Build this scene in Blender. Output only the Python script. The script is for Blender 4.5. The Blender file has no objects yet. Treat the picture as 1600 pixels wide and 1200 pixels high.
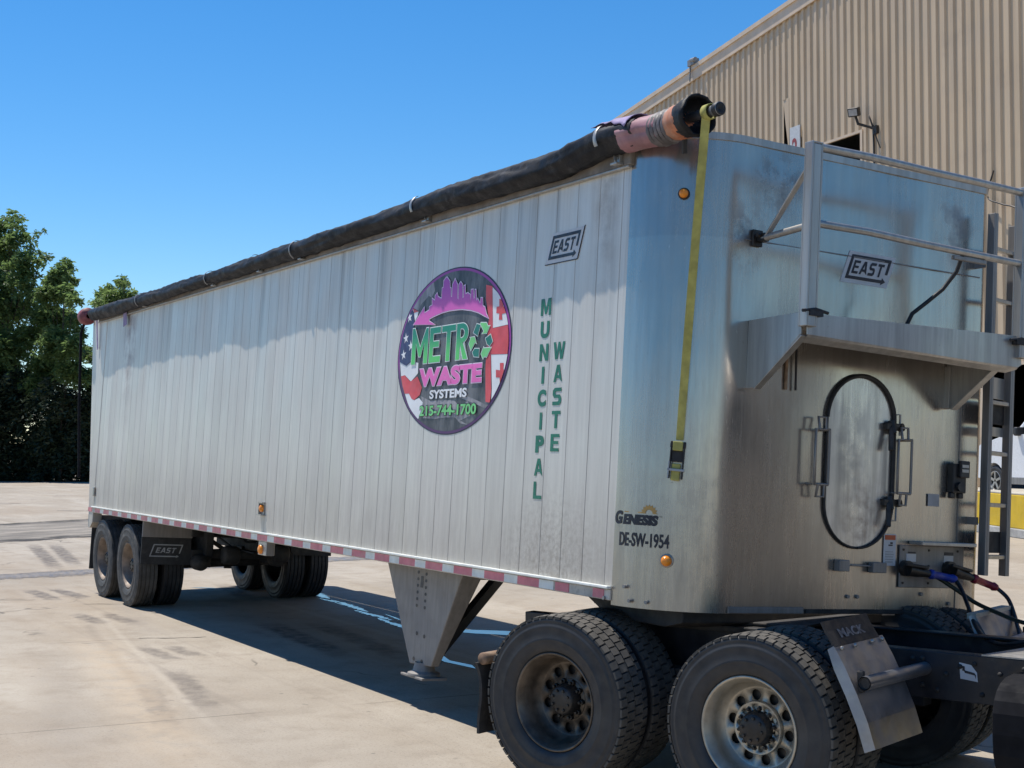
import bpy, bmesh, math, random
import numpy as np
from mathutils import Vector, Matrix
from mathutils.geometry import tessellate_polygon
random.seed(7)
rng = np.random.default_rng(11)
C = bpy.context.scene.collection
SC = bpy.context.scene
rad = math.radians

# ------------------------------------------------------------ camera, sky, sun, exposure
cam_d = bpy.data.cameras.new('camera'); cam = bpy.data.objects.new('camera', cam_d); C.objects.link(cam)
cam_d.sensor_width = 36; cam_d.sensor_fit = 'HORIZONTAL'; cam_d.lens = 50.08
cam_d.clip_start = 0.1; cam_d.clip_end = 3000
cam.location = (6.6538, -4.7503, 2.0448)
cam.rotation_euler = (rad(90 + 2.397), 0, rad(60.011))
SC.camera = cam

SUN = Vector((-0.42, -0.137, 1.0)).normalized()
w = bpy.data.worlds.new('World'); SC.world = w; w.use_nodes = True
wn = w.node_tree.nodes; wl = w.node_tree.links
for n in list(wn): wn.remove(n)
sky = wn.new('ShaderNodeTexSky'); sky.sky_type = 'NISHITA'; sky.sun_disc = False
sky.sun_elevation = math.asin(SUN.z); sky.sun_rotation = math.atan2(SUN.x, SUN.y)
sky.altitude = 0; sky.air_density = 1.0; sky.dust_density = 0.0; sky.ozone_density = 6.0
bg = wn.new('ShaderNodeBackground'); bg.inputs[1].default_value = 0.105
wo = wn.new('ShaderNodeOutputWorld')
hs = wn.new('ShaderNodeHueSaturation'); hs.inputs['Saturation'].default_value = 1.28; hs.inputs['Value'].default_value = 1.12
wl.new(sky.outputs[0], hs.inputs['Color']); wl.new(hs.outputs[0], bg.inputs[0]); wl.new(bg.outputs[0], wo.inputs[0])
sl = bpy.data.lights.new('sun', 'SUN'); sl.energy = 4.9; sl.angle = rad(0.5); sl.color = (1.0, 0.95, 0.87)
so = bpy.data.objects.new('sun', sl); C.objects.link(so); so.rotation_euler = SUN.to_track_quat('Z', 'Y').to_euler()
so.location = (0, 0, 40)
SC.view_settings.view_transform = 'Standard'; SC.view_settings.look = 'None'
SC.view_settings.exposure = 0.25; SC.view_settings.gamma = 1.0
try:
    SC.cycles.use_denoising = True
    SC.cycles.max_bounces = 8
except Exception: pass

# ------------------------------------------------------------ materials
class NT:
    def __init__(s, name):
        s.m = bpy.data.materials.new(name); s.m.use_nodes = True
        s.t = s.m.node_tree; s.n = s.t.nodes; s.l = s.t.links
        s.b = s.n['Principled BSDF']
        s.co = s.n.new('ShaderNodeTexCoord').outputs['Object']
    def node(s, kind, **kw):
        n = s.n.new('ShaderNode' + kind)
        for k, v in kw.items(): setattr(n, k, v)
        return n
    def put(s, sock, v):
        if hasattr(v, 'is_output') or isinstance(v, bpy.types.NodeSocket): s.l.new(v, sock)
        else:
            if isinstance(v, (tuple, list)) and len(v) == 3 and sock.type == 'RGBA': v = (*v, 1)
            sock.default_value = v
    def math(s, op, a, b=0.0, clamp=False):
        n = s.node('Math', operation=op); n.use_clamp = clamp
        s.put(n.inputs[0], a); s.put(n.inputs[1], b); return n.outputs[0]
    def vscale(s, v, sc, loc=(0, 0, 0), rot=(0, 0, 0)):
        n = s.node('Mapping'); s.put(n.inputs['Vector'], v)
        n.inputs['Scale'].default_value = sc; n.inputs['Location'].default_value = loc; n.inputs['Rotation'].default_value = rot
        return n.outputs[0]
    def noise(s, scale=5, detail=4, rough=0.55, v=None, dist=0.0):
        n = s.node('TexNoise'); s.put(n.inputs['Vector'], v if v is not None else s.co)
        n.inputs['Scale'].default_value = scale; n.inputs['Detail'].default_value = detail
        n.inputs['Roughness'].default_value = rough; n.inputs['Distortion'].default_value = dist
        return n.outputs[0]
    def ramp(s, f, a, b, lo=0.0, hi=1.0, smooth=True):
        n = s.node('MapRange'); n.interpolation_type = 'SMOOTHSTEP' if smooth else 'LINEAR'
        s.put(n.inputs['Value'], f)
        for i, q in zip((1, 2, 3, 4), (a, b, lo, hi)): s.put(n.inputs[i], q)
        return n.outputs[0]
    def mix(s, f, a, b, mode='MIX'):
        n = s.node('Mix', data_type='RGBA', blend_type=mode)
        s.put(n.inputs[0], f); s.put(n.inputs[6], a); s.put(n.inputs[7], b); return n.outputs[2]
    def sep(s, v=None):
        n = s.node('SeparateXYZ'); s.put(n.inputs[0], v if v is not None else s.co); return n.outputs
    def dist(s, c, sc=(1, 1, 1)):
        n = s.node('VectorMath', operation='DISTANCE'); s.put(n.inputs[0], s.vscale(s.co, sc))
        n.inputs[1].default_value = tuple(a * b for a, b in zip(c, sc)); return n.outputs['Value']
    def bump(s, h, strength=0.3, d=0.01):
        n = s.node('Bump'); n.inputs['Strength'].default_value = strength; n.inputs['Distance'].default_value = d
        s.put(n.inputs['Height'], h); s.l.new(n.outputs[0], s.b.inputs['Normal']); return n
    def out(s, col=None, rough=None, metal=None, spec=None):
        if col is not None: s.put(s.b.inputs['Base Color'], col)
        if rough is not None: s.put(s.b.inputs['Roughness'], rough)
        if metal is not None: s.put(s.b.inputs['Metallic'], metal)
        if spec is not None: s.put(s.b.inputs['Specular IOR Level'], spec)
        return s.m
def sc3(c, k): return tuple(min(1, x * k) for x in c)
def mat(name, col, rough=0.6, metal=0.0, var=0.2, scale=6, bump=0.0, bscale=90, spec=0.5, rvar=0.1, dirt=None, dirt_amt=0.5, dscale=9, streak=False):
    t = NT(name)
    co = t.vscale(t.co, (9, 9, 0.8)) if streak else None
    f = t.ramp(t.noise(scale, 6, 0.6, v=co), 0.3, 0.7)
    c = t.mix(f, sc3(col, 1 - var), sc3(col, 1 + var))
    if dirt:
        d = t.ramp(t.noise(dscale, 8, 0.65), 0.5, 0.75, 0, dirt_amt)
        c = t.mix(d, c, dirt)
    r = t.ramp(t.noise(scale * 2.3, 4), 0.3, 0.7, max(0.02, rough - rvar), min(1, rough + rvar))
    if bump: t.bump(t.noise(bscale, 5, 0.6), bump, 0.004)
    return t.out(c, r, metal, spec)

def make_alu(name, base, metal, r0, r1, stains=(), plank=False, streak=0.22, low=None, wave=0.0, spk=0.35, bands=()):
    t = NT(name)
    st = t.noise(3.0, 6, 0.65, v=t.vscale(t.co, (7, 7, 0.35)))
    fine = t.noise(14, 5, 0.6, v=t.vscale(t.co, (9, 9, 0.5)))
    big = t.noise(1.1, 5, 0.55)
    f = t.math('MULTIPLY', t.ramp(st, 0.3, 0.72), 1.0)
    c = t.mix(f, sc3(base, 1 - streak), sc3(base, 1 + streak * 0.5))
    c = t.mix(t.ramp(big, 0.35, 0.7, 0, 0.25), c, sc3(base, 0.78))
    c = t.mix(t.ramp(fine, 0.52, 0.7, 0, 0.25), c, sc3(base, 0.7))
    if plank:
        x = t.sep()[0]
        idx = t.math('FLOOR', t.math('DIVIDE', t.math('ADD', x, 13.2), 0.2575))
        wn_ = t.node('TexWhiteNoise', noise_dimensions='1D'); t.put(wn_.inputs['W'], idx)
        c = t.mix(t.ramp(wn_.outputs['Value'], 0, 1, 0.0, 0.28, False), c, sc3(base, 0.62))
        fr = t.math('FRACT', t.math('DIVIDE', t.math('ADD', x, 13.2), 0.2575))
        ed = t.math('ABSOLUTE', t.math('SUBTRACT', fr, 0.5))
        g = t.ramp(ed, 0.46, 0.497, 0, 0.38)
        run = t.ramp(t.noise(1.0, 4, 0.6, v=t.vscale(t.co, (5.5, 1, 0.10))), 0.52, 0.68, 0, 1)
        run = t.math('MULTIPLY', run, t.ramp(t.math('ADD', t.sep()[2], t.math('MULTIPLY', t.noise(3.0, 3, v=t.vscale(t.co, (3, 1, 0.2))), 0.9)), 2.7, 4.2, 0.12, 0.6))
        c = t.mix(run, c, (0.27, 0.245, 0.22))
        c = t.mix(t.ramp(t.noise(0.35, 3), 0.4, 0.65, 0, 0.22), c, sc3(base, 0.62))
        g = t.math('MULTIPLY', g, t.ramp(t.noise(2.0, 4), 0.3, 0.6, 0.35, 1))
        c = t.mix(g, c, (0.13, 0.11, 0.09))
    for z_, k_ in bands:
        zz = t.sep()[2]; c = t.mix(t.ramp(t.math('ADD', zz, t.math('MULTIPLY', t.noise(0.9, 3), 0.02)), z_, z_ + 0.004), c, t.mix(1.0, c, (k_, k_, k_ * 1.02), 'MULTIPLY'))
    # dark specks
    sp = t.ramp(t.noise(38, 3, 0.6), 0.70, 0.76, 0, spk)
    c = t.mix(sp, c, (0.07, 0.06, 0.05))
    metal_f = metal
    rough = t.math('ADD', t.ramp(t.noise(1.3, 6, 0.65, v=t.vscale(t.co, (1.5, 1.5, 0.8))), 0.3, 0.72, r0, r1), t.ramp(t.noise(20, 4, 0.7, v=t.vscale(t.co, (9, 9, 0.25))), 0.3, 0.7, -0.03, 0.05))
    for (cen, scl, r, col, amt, nsc) in stains:
        d = t.dist(cen, scl)
        m = t.ramp(d, r, 0.0, 0, 1)
        m = t.math('MULTIPLY', m, t.ramp(t.noise(nsc, 7, 0.68), 0.38, 0.66, 0, amt))
        c = t.mix(m, c, col)
        rough = t.math('ADD', rough, t.math('MULTIPLY', m, 0.25), True)
    if low:
        z = t.sep()[2]
        m = t.ramp(z, low[0], low[1], 0, 1)
        m = t.math('MULTIPLY', m, t.ramp(t.noise(9, 9, 0.75, v=t.vscale(t.co, (1.6, 1.6, 0.35))), 0.25, 0.8, 0.35, 1))
        m = t.math('MULTIPLY', m, low[3])
        c = t.mix(m, c, low[2]); rough = t.math('ADD', rough, t.math('MULTIPLY', m, 0.2), True)
    if wave:
        h = t.math('ADD', t.noise(1.6, 2, 0.4), t.math('MULTIPLY', t.noise(9, 3, 0.5, v=t.vscale(t.co, (3, 3, 0.4))), 0.06))
        t.bump(h, wave, 0.05)
    return t.out(c, rough, metal_f, 0.5)

M = {}
M['side'] = make_alu('side aluminium', (0.70, 0.655, 0.585), 0.30, 0.34, 0.5, plank=True, streak=0.12, wave=0.03,
    stains=[((-1.2, 0, 1.2), (0.9, 1, 1.3), 0.85, (0.22, 0.18, 0.13), 0.5, 26),
            ((-0.75, 0, 3.5), (2.8, 1, 0.55), 0.62, (0.24, 0.23, 0.215), 0.65, 2.5),
            ((-11.9, 0, 3.5), (1.6, 1, 0.55), 0.8, (0.24, 0.21, 0.21), 0.8, 3)],
    low=(2.0, 1.1, (0.30, 0.25, 0.20), 0.55))
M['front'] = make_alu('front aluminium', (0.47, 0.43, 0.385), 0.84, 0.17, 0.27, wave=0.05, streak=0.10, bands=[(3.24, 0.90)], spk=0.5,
    stains=[((0, 0.75, 3.62), (1, 1.3, 1.3), 0.40, (0.10, 0.11, 0.13), 0.9, 6),
            ((0, 0.52, 3.3), (1, 1.6, 0.9), 0.35, (0.16, 0.17, 0.19), 0.6, 9),
            ((0, 2.25, 3.55), (1, 1.6, 1.2), 0.45, (0.15, 0.17, 0.20), 0.8, 5),
            ((0, 0.5, 1.55), (1, 0.8, 0.9), 0.85, (0.28, 0.23, 0.18), 0.2, 11)],
    low=(2.2, 1.0, (0.20, 0.165, 0.13), 0.55))
M['alu'] = make_alu('weathered aluminium', (0.42, 0.405, 0.38), 0.6, 0.3, 0.5)
M['alu_door'] = make_alu('hatch aluminium', (0.56, 0.54, 0.52), 0.85, 0.2, 0.4, streak=0.3, wave=0.05,
    stains=[((0, 1.4, 2.05), (1, 2.2, 1.1), 0.5, (0.20, 0.20, 0.20), 0.7, 3), ((0, 1.5, 1.6), (1, 1.5, 1), 0.5, (0.34, 0.27, 0.21), 0.7, 8)])
M['alu_dim'] = make_alu('grey aluminium', (0.27, 0.26, 0.25), 0.5, 0.42, 0.6)
M['steel'] = mat('polished steel', (0.27, 0.28, 0.305), 0.42, 0.85, 0.12, 5, dirt=(0.17, 0.155, 0.14), dirt_amt=0.3)
M['tape_red'] = mat('red reflective tape', (0.60, 0.15, 0.19), 0.4, 0, 0.12, 9, dirt=(0.42, 0.26, 0.24), dirt_amt=0.4, dscale=3)
M['tape_white'] = mat('silver reflective tape', (0.70, 0.71, 0.66), 0.4, 0, 0.1, 9, dirt=(0.36, 0.33, 0.28), dirt_amt=0.5, dscale=4)
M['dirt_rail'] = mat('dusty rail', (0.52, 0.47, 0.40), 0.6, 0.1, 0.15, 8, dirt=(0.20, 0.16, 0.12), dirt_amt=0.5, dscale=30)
M['tarp'] = mat('black vinyl tarp', (0.006, 0.007, 0.010), 0.6, 0, 0.4, 3, bump=0.6, bscale=45, spec=0.25, dirt=(0.075, 0.075, 0.08), dirt_amt=0.6, dscale=9)
M['dark_red'] = mat('dark red vinyl', (0.20, 0.055, 0.06), 0.6, 0, 0.3, 8, bump=0.4, bscale=14)
M['rail_brown'] = mat('shaded dirty rail', (0.20, 0.175, 0.15), 0.7, 0.1, 0.3, 5, dirt=(0.10, 0.085, 0.07), dirt_amt=0.6, dscale=7)  # dirty brown rail, with the tarp's shade put into the colour
M['purple'] = mat('faded purple cloth', (0.29, 0.235, 0.385), 0.8, 0, 0.2, 8, bump=0.4, bscale=14)
M['pink'] = mat('faded pink vinyl', (0.30, 0.145, 0.165), 0.6, 0, 0.25, 6, bump=0.5, bscale=14, dirt=(0.30, 0.24, 0.24), dirt_amt=0.4)
M['orange'] = mat('faded orange wrap', (0.40, 0.14, 0.065), 0.6, 0, 0.3, 9, bump=0.4, bscale=18, dirt=(0.42, 0.36, 0.28), dirt_amt=0.6, dscale=4)
M['wrap'] = mat('grey wrap', (0.12, 0.11, 0.115), 0.6, 0, 0.4, 12, bump=0.6, bscale=22, dirt=(0.35, 0.3, 0.3), dirt_amt=0.6, dscale=12)
M['cab'] = mat('grey truck paint', (0.20, 0.185, 0.17), 0.25, 0, 0.15, 3)
M['matte_black'] = mat('matte black plastic', (0.010, 0.010, 0.012), 0.8, 0, 0.3, 6, spec=0.15)
M['flap'] = mat('dusty black rubber flap', (0.030, 0.030, 0.030), 0.7, 0, 0.3, 5, dirt=(0.10, 0.09, 0.08), dirt_amt=0.5)
M['black'] = mat('black rubber', (0.014, 0.014, 0.016), 0.6, 0, 0.25, 8, bump=0.2)
M['frame'] = mat('black frame paint', (0.012, 0.013, 0.018), 0.38, 0, 0.3, 5, dirt=(0.05, 0.045, 0.04), dirt_amt=0.6, dscale=14)
M['under'] = mat('grimy underframe', (0.028, 0.026, 0.025), 0.75, 0, 0.4, 6, dirt=(0.10, 0.08, 0.06), dirt_amt=0.5)
M['tyre'] = mat('tyre rubber', (0.022, 0.022, 0.024), 0.58, 0, 0.25, 7, dirt=(0.09, 0.082, 0.07), dirt_amt=0.5, dscale=4)
M['tyre_dusty'] = mat('dusty tyre rubber', (0.060, 0.058, 0.055), 0.7, 0, 0.3, 7, dirt=(0.20, 0.17, 0.14), dirt_amt=0.6, dscale=5)
M['tread'] = mat('dusty tread blocks', (0.075, 0.068, 0.058), 0.8, 0, 0.3, 9, dirt=(0.20, 0.175, 0.14), dirt_amt=0.7, dscale=7)
M['rim_dirty'] = mat('grimy rim', (0.11, 0.088, 0.068), 0.45, 0.5, 0.4, 9, dirt=(0.05, 0.045, 0.04), dirt_amt=0.8, dscale=6)
M['rim_brown'] = mat('dusty brown rim', (0.20, 0.155, 0.12), 0.6, 0.3, 0.35, 9, dirt=(0.36, 0.30, 0.24), dirt_amt=0.6, dscale=6)
M['rim_alu'] = mat('aluminium rim', (0.42, 0.385, 0.32), 0.45, 0.7, 0.18, 6, dirt=(0.22, 0.18, 0.13), dirt_amt=0.6, dscale=7)
M['hub'] = mat('oily hub', (0.022, 0.020, 0.019), 0.45, 0.2, 0.4, 14, dirt=(0.12, 0.09, 0.07), dirt_amt=0.5)
M['amber'] = mat('amber lens', (0.80, 0.26, 0.02), 0.2, 0, 0.15, 30, bump=0.4, bscale=160)
M['white'] = mat('white sticker', (0.52, 0.53, 0.54), 0.5, 0, 0.08, 8, dirt=(0.4, 0.38, 0.35), dirt_amt=0.35)
M['ink'] = mat('black ink', (0.012, 0.013, 0.022), 0.45, 0, 0.1)
M['green_ink'] = mat('dark green letters', (0.012, 0.15, 0.09), 0.45, 0, 0.12)
M['gold'] = mat('gold print', (0.42, 0.25, 0.07), 0.45, 0, 0.15)
M['strap'] = mat('yellow green webbing', (0.38, 0.355, 0.10), 0.8, 0, 0.2, 12, bump=0.5, bscale=300, dirt=(0.20, 0.19, 0.06), dirt_amt=0.5)
M['blue'] = mat('blue rubber grip', (0.015, 0.04, 0.30), 0.45, 0, 0.2, 20)
M['red'] = mat('red rubber grip', (0.26, 0.012, 0.03), 0.45, 0, 0.2, 20)
M['hose'] = mat('black hose', (0.012, 0.013, 0.016), 0.4, 0, 0.2)
M['hose_green'] = mat('dark green cable', (0.02, 0.028, 0.018), 0.45, 0, 0.2)
M['rust'] = mat('rusty pipe', (0.22, 0.14, 0.09), 0.75, 0.2, 0.4, 14, dirt=(0.40, 0.31, 0.22), dirt_amt=0.6)
M['landing'] = mat('dusty grey paint', (0.24, 0.22, 0.20), 0.65, 0.05, 0.12, dirt=(0.20, 0.17, 0.14), dirt_amt=0.5, streak=True, scale=3)
M['landing2'] = M['landing']
M['warn_orange'] = mat('warning orange', (0.50, 0.10, 0.03), 0.5, 0, 0.1)
M['flap_grey'] = mat('grey flap print', (0.34, 0.34, 0.34), 0.6, 0, 0.2)
M['flap_text'] = mat('worn silver print', (0.16, 0.16, 0.17), 0.55, 0, 0.4, 30)
# ---- setting
def ground_mat():
    t = NT('concrete yard')
    a = t.noise(0.35, 7, 0.6); b = t.noise(2.6, 8, 0.65); c_ = t.noise(0.9, 6, 0.6, v=t.vscale(t.co, (0.35, 2.2, 1), rot=(0, 0, rad(8))))
    col = t.mix(t.ramp(a, 0.3, 0.7), (0.30, 0.258, 0.205), (0.41, 0.362, 0.297))
    col = t.mix(t.ramp(c_, 0.42, 0.7, 0, 0.55), col, (0.30, 0.25, 0.19))
    col = t.mix(t.ramp(b, 0.48, 0.72, 0, 0.55), col, (0.25, 0.21, 0.165))
    col = t.mix(t.ramp(t.noise(45, 4, 0.7), 0.50, 0.70, 0, 0.6), col, (0.19, 0.16, 0.13))
    col = t.mix(t.ramp(t.noise(120, 2, 0.6), 0.62, 0.70, 0, 0.55), col, (0.12, 0.10, 0.09))
    col = t.mix(t.ramp(t.noise(260, 2, 0.6), 0.55, 0.75, 0, 0.4), col, (0.55, 0.50, 0.43))
    col = t.mix(t.ramp(t.noise(0.16, 3, 0.5, v=t.vscale(t.co, (1, 1.8, 1), (7, 3, 0))), 0.42, 0.68, 0, 0.35), col, (0.31, 0.235, 0.16))
    # darker stains and oil
    col = t.mix(t.ramp(t.noise(7, 2, 0.5), 0.71, 0.77, 0, 0.6), col, (0.13, 0.11, 0.095))
    col = t.mix(t.ramp(t.noise(22, 3, 0.6), 0.68, 0.73, 0, 0.55), col, (0.11, 0.095, 0.08))
    col = t.mix(t.ramp(t.noise(0.55, 5, 0.65, dist=0.6), 0.6, 0.74, 0, 0.35), col, (0.17, 0.145, 0.12))
    # long tyre tracks: soft pale and dark bands running along the yard
    tr = t.noise(1.0, 4, 0.5, v=t.vscale(t.co, (0.03, 3.2, 1), rot=(0, 0, rad(-9))))
    col = t.mix(t.ramp(tr, 0.56, 0.72, 0, 0.4), col, (0.47, 0.42, 0.35))
    tr2 = t.noise(1.0, 4, 0.5, v=t.vscale(t.co, (0.05, 4.6, 1), (3, 1, 0), (0, 0, rad(14))))
    col = t.mix(t.ramp(tr2, 0.6, 0.74, 0, 0.35), col, (0.21, 0.18, 0.15))
    # skid marks (centre, direction, half length, half width)
    def skid(x0, y0, x1, y1, wd, amt):
        nonlocal col
        ang = math.atan2(y1 - y0, x1 - x0); L = math.hypot(x1 - x0, y1 - y0) / 2
        cx, cy = (x0 + x1) / 2, (y0 + y1) / 2
        ca, sa = math.cos(-ang), math.sin(-ang)
        v = t.vscale(t.co, (1, 1, 1), (-(cx * ca - cy * sa), -(cx * sa + cy * ca), 0), (0, 0, -ang))
        s = t.sep(v)
        wob = t.math('MULTIPLY', t.math('SUBTRACT', t.noise(5, 4), 0.5), 0.18)
        fx = t.ramp(t.math('ADD', t.math('ABSOLUTE', s[0]), t.math('MULTIPLY', wob, 3)), L * 0.45, L * 1.15, 1, 0)
        fy = t.ramp(t.math('ADD', t.math('ABSOLUTE', s[1]), wob), wd * 0.55, wd * 1.35, 1, 0)
        m = t.math('MULTIPLY', t.math('MULTIPLY', fx, fy), t.ramp(t.noise(6, 6, 0.7), 0.3, 0.68, 0.25, min(1.0, amt * 1.4)))
        col = t.mix(m, col, (0.10, 0.085, 0.075))
    for q in [(-23.5, 1.35, -17.2, .48, .13, .7), (-23.3, 1.72, -17.6, .89, .13, .7), (-14.1, -.60, -12.5, -.57, .11, .75), (-14.1, -.27, -12.5, -.16, .11, .7),
              (-10.9, -.68, -9.7, -.64, .10, .6), (-10.8, -.38, -9.5, -.30, .10, .6), (-7.8, -.76, -6.7, -.73, .09, .5), (-7.6, -.51, -6.8, -.46, .09, .5),
              (-6.2, -.9, -4.0, -1.25, .10, .45), (-5.6, -1.3, -3.4, -1.75, .10, .4), (-9.0, 1.0, -6.0, 0.75, .14, .7), (-8.8, 1.5, -5.5, 1.2, .14, .6),
              (-11.0, -3.2, -6.5, -3.0, .12, .3), (-13.5, 2.0, -11.5, 1.7, .12, .6), (-15.0, 3.2, -12.4, 2.9, .13, .45)]:
        skid(*q)
    # long thin tyre lines along the trailer
    def line(x0, y0, x1, y1, wd, c_, amt):
        nonlocal col
        ang = math.atan2(y1 - y0, x1 - x0); L = math.hypot(x1 - x0, y1 - y0) / 2; cx, cy = (x0 + x1) / 2, (y0 + y1) / 2; ca, sa = math.cos(-ang), math.sin(-ang)
        s = t.sep(t.vscale(t.co, (1, 1, 1), (-(cx * ca - cy * sa), -(cx * sa + cy * ca), 0), (0, 0, -ang)))
        wob = t.math('MULTIPLY', t.math('SUBTRACT', t.noise(0.5, 3), 0.5), 0.14)
        m = t.math('MULTIPLY', t.ramp(t.math('ABSOLUTE', s[0]), L * 0.5, L, 1, 0), t.ramp(t.math('ABSOLUTE', t.math('ADD', s[1], wob)), 0, wd, 1, 0))
        col = t.mix(t.math('MULTIPLY', m, t.ramp(t.noise(4, 5, 0.7), 0.3, 0.6, 0.1, amt)), col, c_)
    for q in [(-11.5, -0.35, -2.5, -1.55, 0.06, (0.46, 0.41, 0.34), 0.4), (-11.2, -0.62, -2.3, -1.85, 0.10, (0.20, 0.165, 0.13), 0.5), (-9.5, -0.9, -1.5, -2.1, 0.45, (0.44, 0.35, 0.25), 0.6), (-8.2, -1.5, -1.5, -2.9, 0.30, (0.25, 0.215, 0.175), 0.4),
              (-12, -2.0, -4, -2.6, 0.5, (0.47, 0.43, 0.36), 0.5), (-14, 0.4, -8, -0.5, 0.25, (0.27, 0.235, 0.20), 0.5), (-60, -3, -33, 3.5, 0.5, (0.25, 0.22, 0.19), 0.4), (-50, 8, -34, 6, 0.6, (0.46, 0.42, 0.36), 0.5)]:
        line(*q)
    # cracks and saw joints
    vo = t.node('TexVoronoi', feature='DISTANCE_TO_EDGE'); t.put(vo.inputs['Vector'], t.mix(0.25, t.vscale(t.co, (0.10, 0.16, 1)), t.noise(0.8, 3))); vo.inputs['Scale'].default_value = 1.3
    cr = t.math('MULTIPLY', t.ramp(vo.outputs[0], 0.0, 0.006, 1, 0), t.ramp(t.noise(0.6, 3), 0.48, 0.62, 0, 0.8))
    col = t.mix(cr, col, (0.07, 0.06, 0.05))
    s = t.sep(t.vscale(t.co, (1, 1, 1), rot=(0, 0, rad(4))))
    jx = t.math('ABSOLUTE', t.math('SUBTRACT', t.math('FRACT', t.math('DIVIDE', t.math('ADD', s[0], 1.4), 4.6)), 0.5))
    j = t.math('MULTIPLY', t.ramp(jx, 0.0, 0.0042, 1, 0), t.ramp(t.noise(0.5, 3), 0.45, 0.55, 0, 0.75))
    col = t.mix(j, col, (0.11, 0.09, 0.07))
    t.bump(t.math('ADD', t.noise(3, 8, 0.7), t.math('MULTIPLY', t.noise(60, 4, 0.7), 0.35)), 0.45, 0.02)
    return t.out(col, t.ramp(b, 0.3, 0.7, 0.75, 0.95), 0, 0.3)
M['ground'] = ground_mat()
def soft_edge(t, half, width, sc, amp):
    # ragged worn edge: the sheet thins out in holes towards its long sides
    y = t.math('ABSOLUTE', t.sep()[1])
    e = t.math('ADD', y, t.math('MULTIPLY', t.math('SUBTRACT', t.noise(sc, 7, 0.72), 0.5), amp))
    t.put(t.b.inputs['Alpha'], t.ramp(e, half, half - width, 0, 1))
def patch_mat():
    t = NT('broken asphalt patch')
    a = t.noise(1.0, 8, 0.7, v=t.vscale(t.co, (0.35, 1.6, 1))); b = t.noise(7, 8, 0.75)
    col = t.mix(t.ramp(a, 0.35, 0.65), (0.15, 0.135, 0.115), (0.34, 0.30, 0.25))
    col = t.mix(t.ramp(b, 0.5, 0.7, 0, 0.6), col, (0.13, 0.115, 0.10))
    y = t.sep()[1]
    wob = t.math('MULTIPLY', t.math('SUBTRACT', t.noise(0.7, 6, 0.7), 0.5), 1.6)
    e = t.ramp(t.math('ABSOLUTE', t.math('ADD', y, wob)), 1.9, 2.6, 0, 1)
    e = t.math('MULTIPLY', e, t.ramp(t.noise(1.1, 6, 0.7), 0.38, 0.55, 0.15, 1))
    col = t.mix(e, col, (0.05, 0.045, 0.04))
    t.bump(t.math('ADD', a, t.math('MULTIPLY', b, 0.4)), 0.9, 0.06); soft_edge(t, 3.1, 0.25, 0.9, 1.5)
    return t.out(col, 0.85, 0, 0.3)
M['patch'] = patch_mat()
def wet_mat(name, dry=0.0):
    t = NT(name); soft_edge(t, 0.66, 0.5, 2.6, 1.5)
    b = t.noise(9, 8, 0.75)
    col = t.mix(t.ramp(b, 0.4, 0.65), (0.11, 0.10, 0.095), (0.25, 0.215, 0.18))
    t.bump(t.noise(16, 6, 0.7), 0.35, 0.02)
    return t.out(col, t.ramp(b, 0.38, 0.6, 0.08 + dry, 0.6 + dry), 0, 0.6)
M['crack'] = mat('dark crack', (0.045, 0.04, 0.035), 0.9, 0, 0.4, 20)
M['wet'] = wet_mat('damp concrete', 0.26)
def water_mat():
    t = NT('standing water'); t.bump(t.noise(7, 3, 0.5), 0.05, 0.02)
    return t.out(t.mix(t.noise(3, 4), (0.03, 0.04, 0.05), (0.06, 0.065, 0.065)), 0.10, 0, 0.55)
M['water'] = water_mat()
M['wall'] = mat('tan corrugated steel', (0.54, 0.41, 0.27), 0.5, 0.0, 0.10, 0.25, dirt=(0.42, 0.32, 0.22), dirt_amt=0.55, dscale=0.7, streak=True)
M['trim'] = mat('tan steel trim', (0.60, 0.47, 0.34), 0.5, 0, 0.08, 2)
M['roof'] = mat('pale metal roof', (0.45, 0.44, 0.42), 0.5, 0.3, 0.1, 2)
M['dark_in'] = mat('dark hall interior', (0.035, 0.03, 0.028), 0.9, 0, 0.3, 0.5)  # walls coloured near black for the gloom inside the hall
M['yellow'] = mat('chipped yellow paint', (0.60, 0.40, 0.012), 0.6, 0, 0.14, 3, bump=0.3, bscale=40, dirt=(0.33, 0.25, 0.06), dirt_amt=0.5, dscale=6)
M['conc'] = mat('pale concrete', (0.44, 0.40, 0.33), 0.85, 0, 0.15, 2, bump=0.3, bscale=30, dirt=(0.25, 0.22, 0.18), dirt_amt=0.5)
M['conc_grey'] = mat('grey concrete', (0.36, 0.355, 0.34), 0.85, 0, 0.18, 3, bump=0.4, bscale=30, dirt=(0.2, 0.19, 0.18), dirt_amt=0.6)
M['car_white'] = mat('white car paint', (0.72, 0.73, 0.75), 0.25, 0, 0.03, 2)
M['glass_dark'] = mat('dark car glass', (0.012, 0.014, 0.016), 0.06, 0, 0.1)
M['plastic'] = mat('black plastic', (0.02, 0.02, 0.022), 0.5, 0, 0.2)
M['maroon'] = mat('maroon painted steel', (0.16, 0.045, 0.05), 0.6, 0, 0.25, 2, dirt=(0.07, 0.05, 0.05), dirt_amt=0.6)
M['sign_red'] = mat('faded red numeral', (0.28, 0.05, 0.05), 0.6, 0, 0.2)
M['bark'] = mat('tree bark', (0.07, 0.055, 0.042), 0.9, 0, 0.35, 5, bump=0.8, bscale=20)
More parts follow.
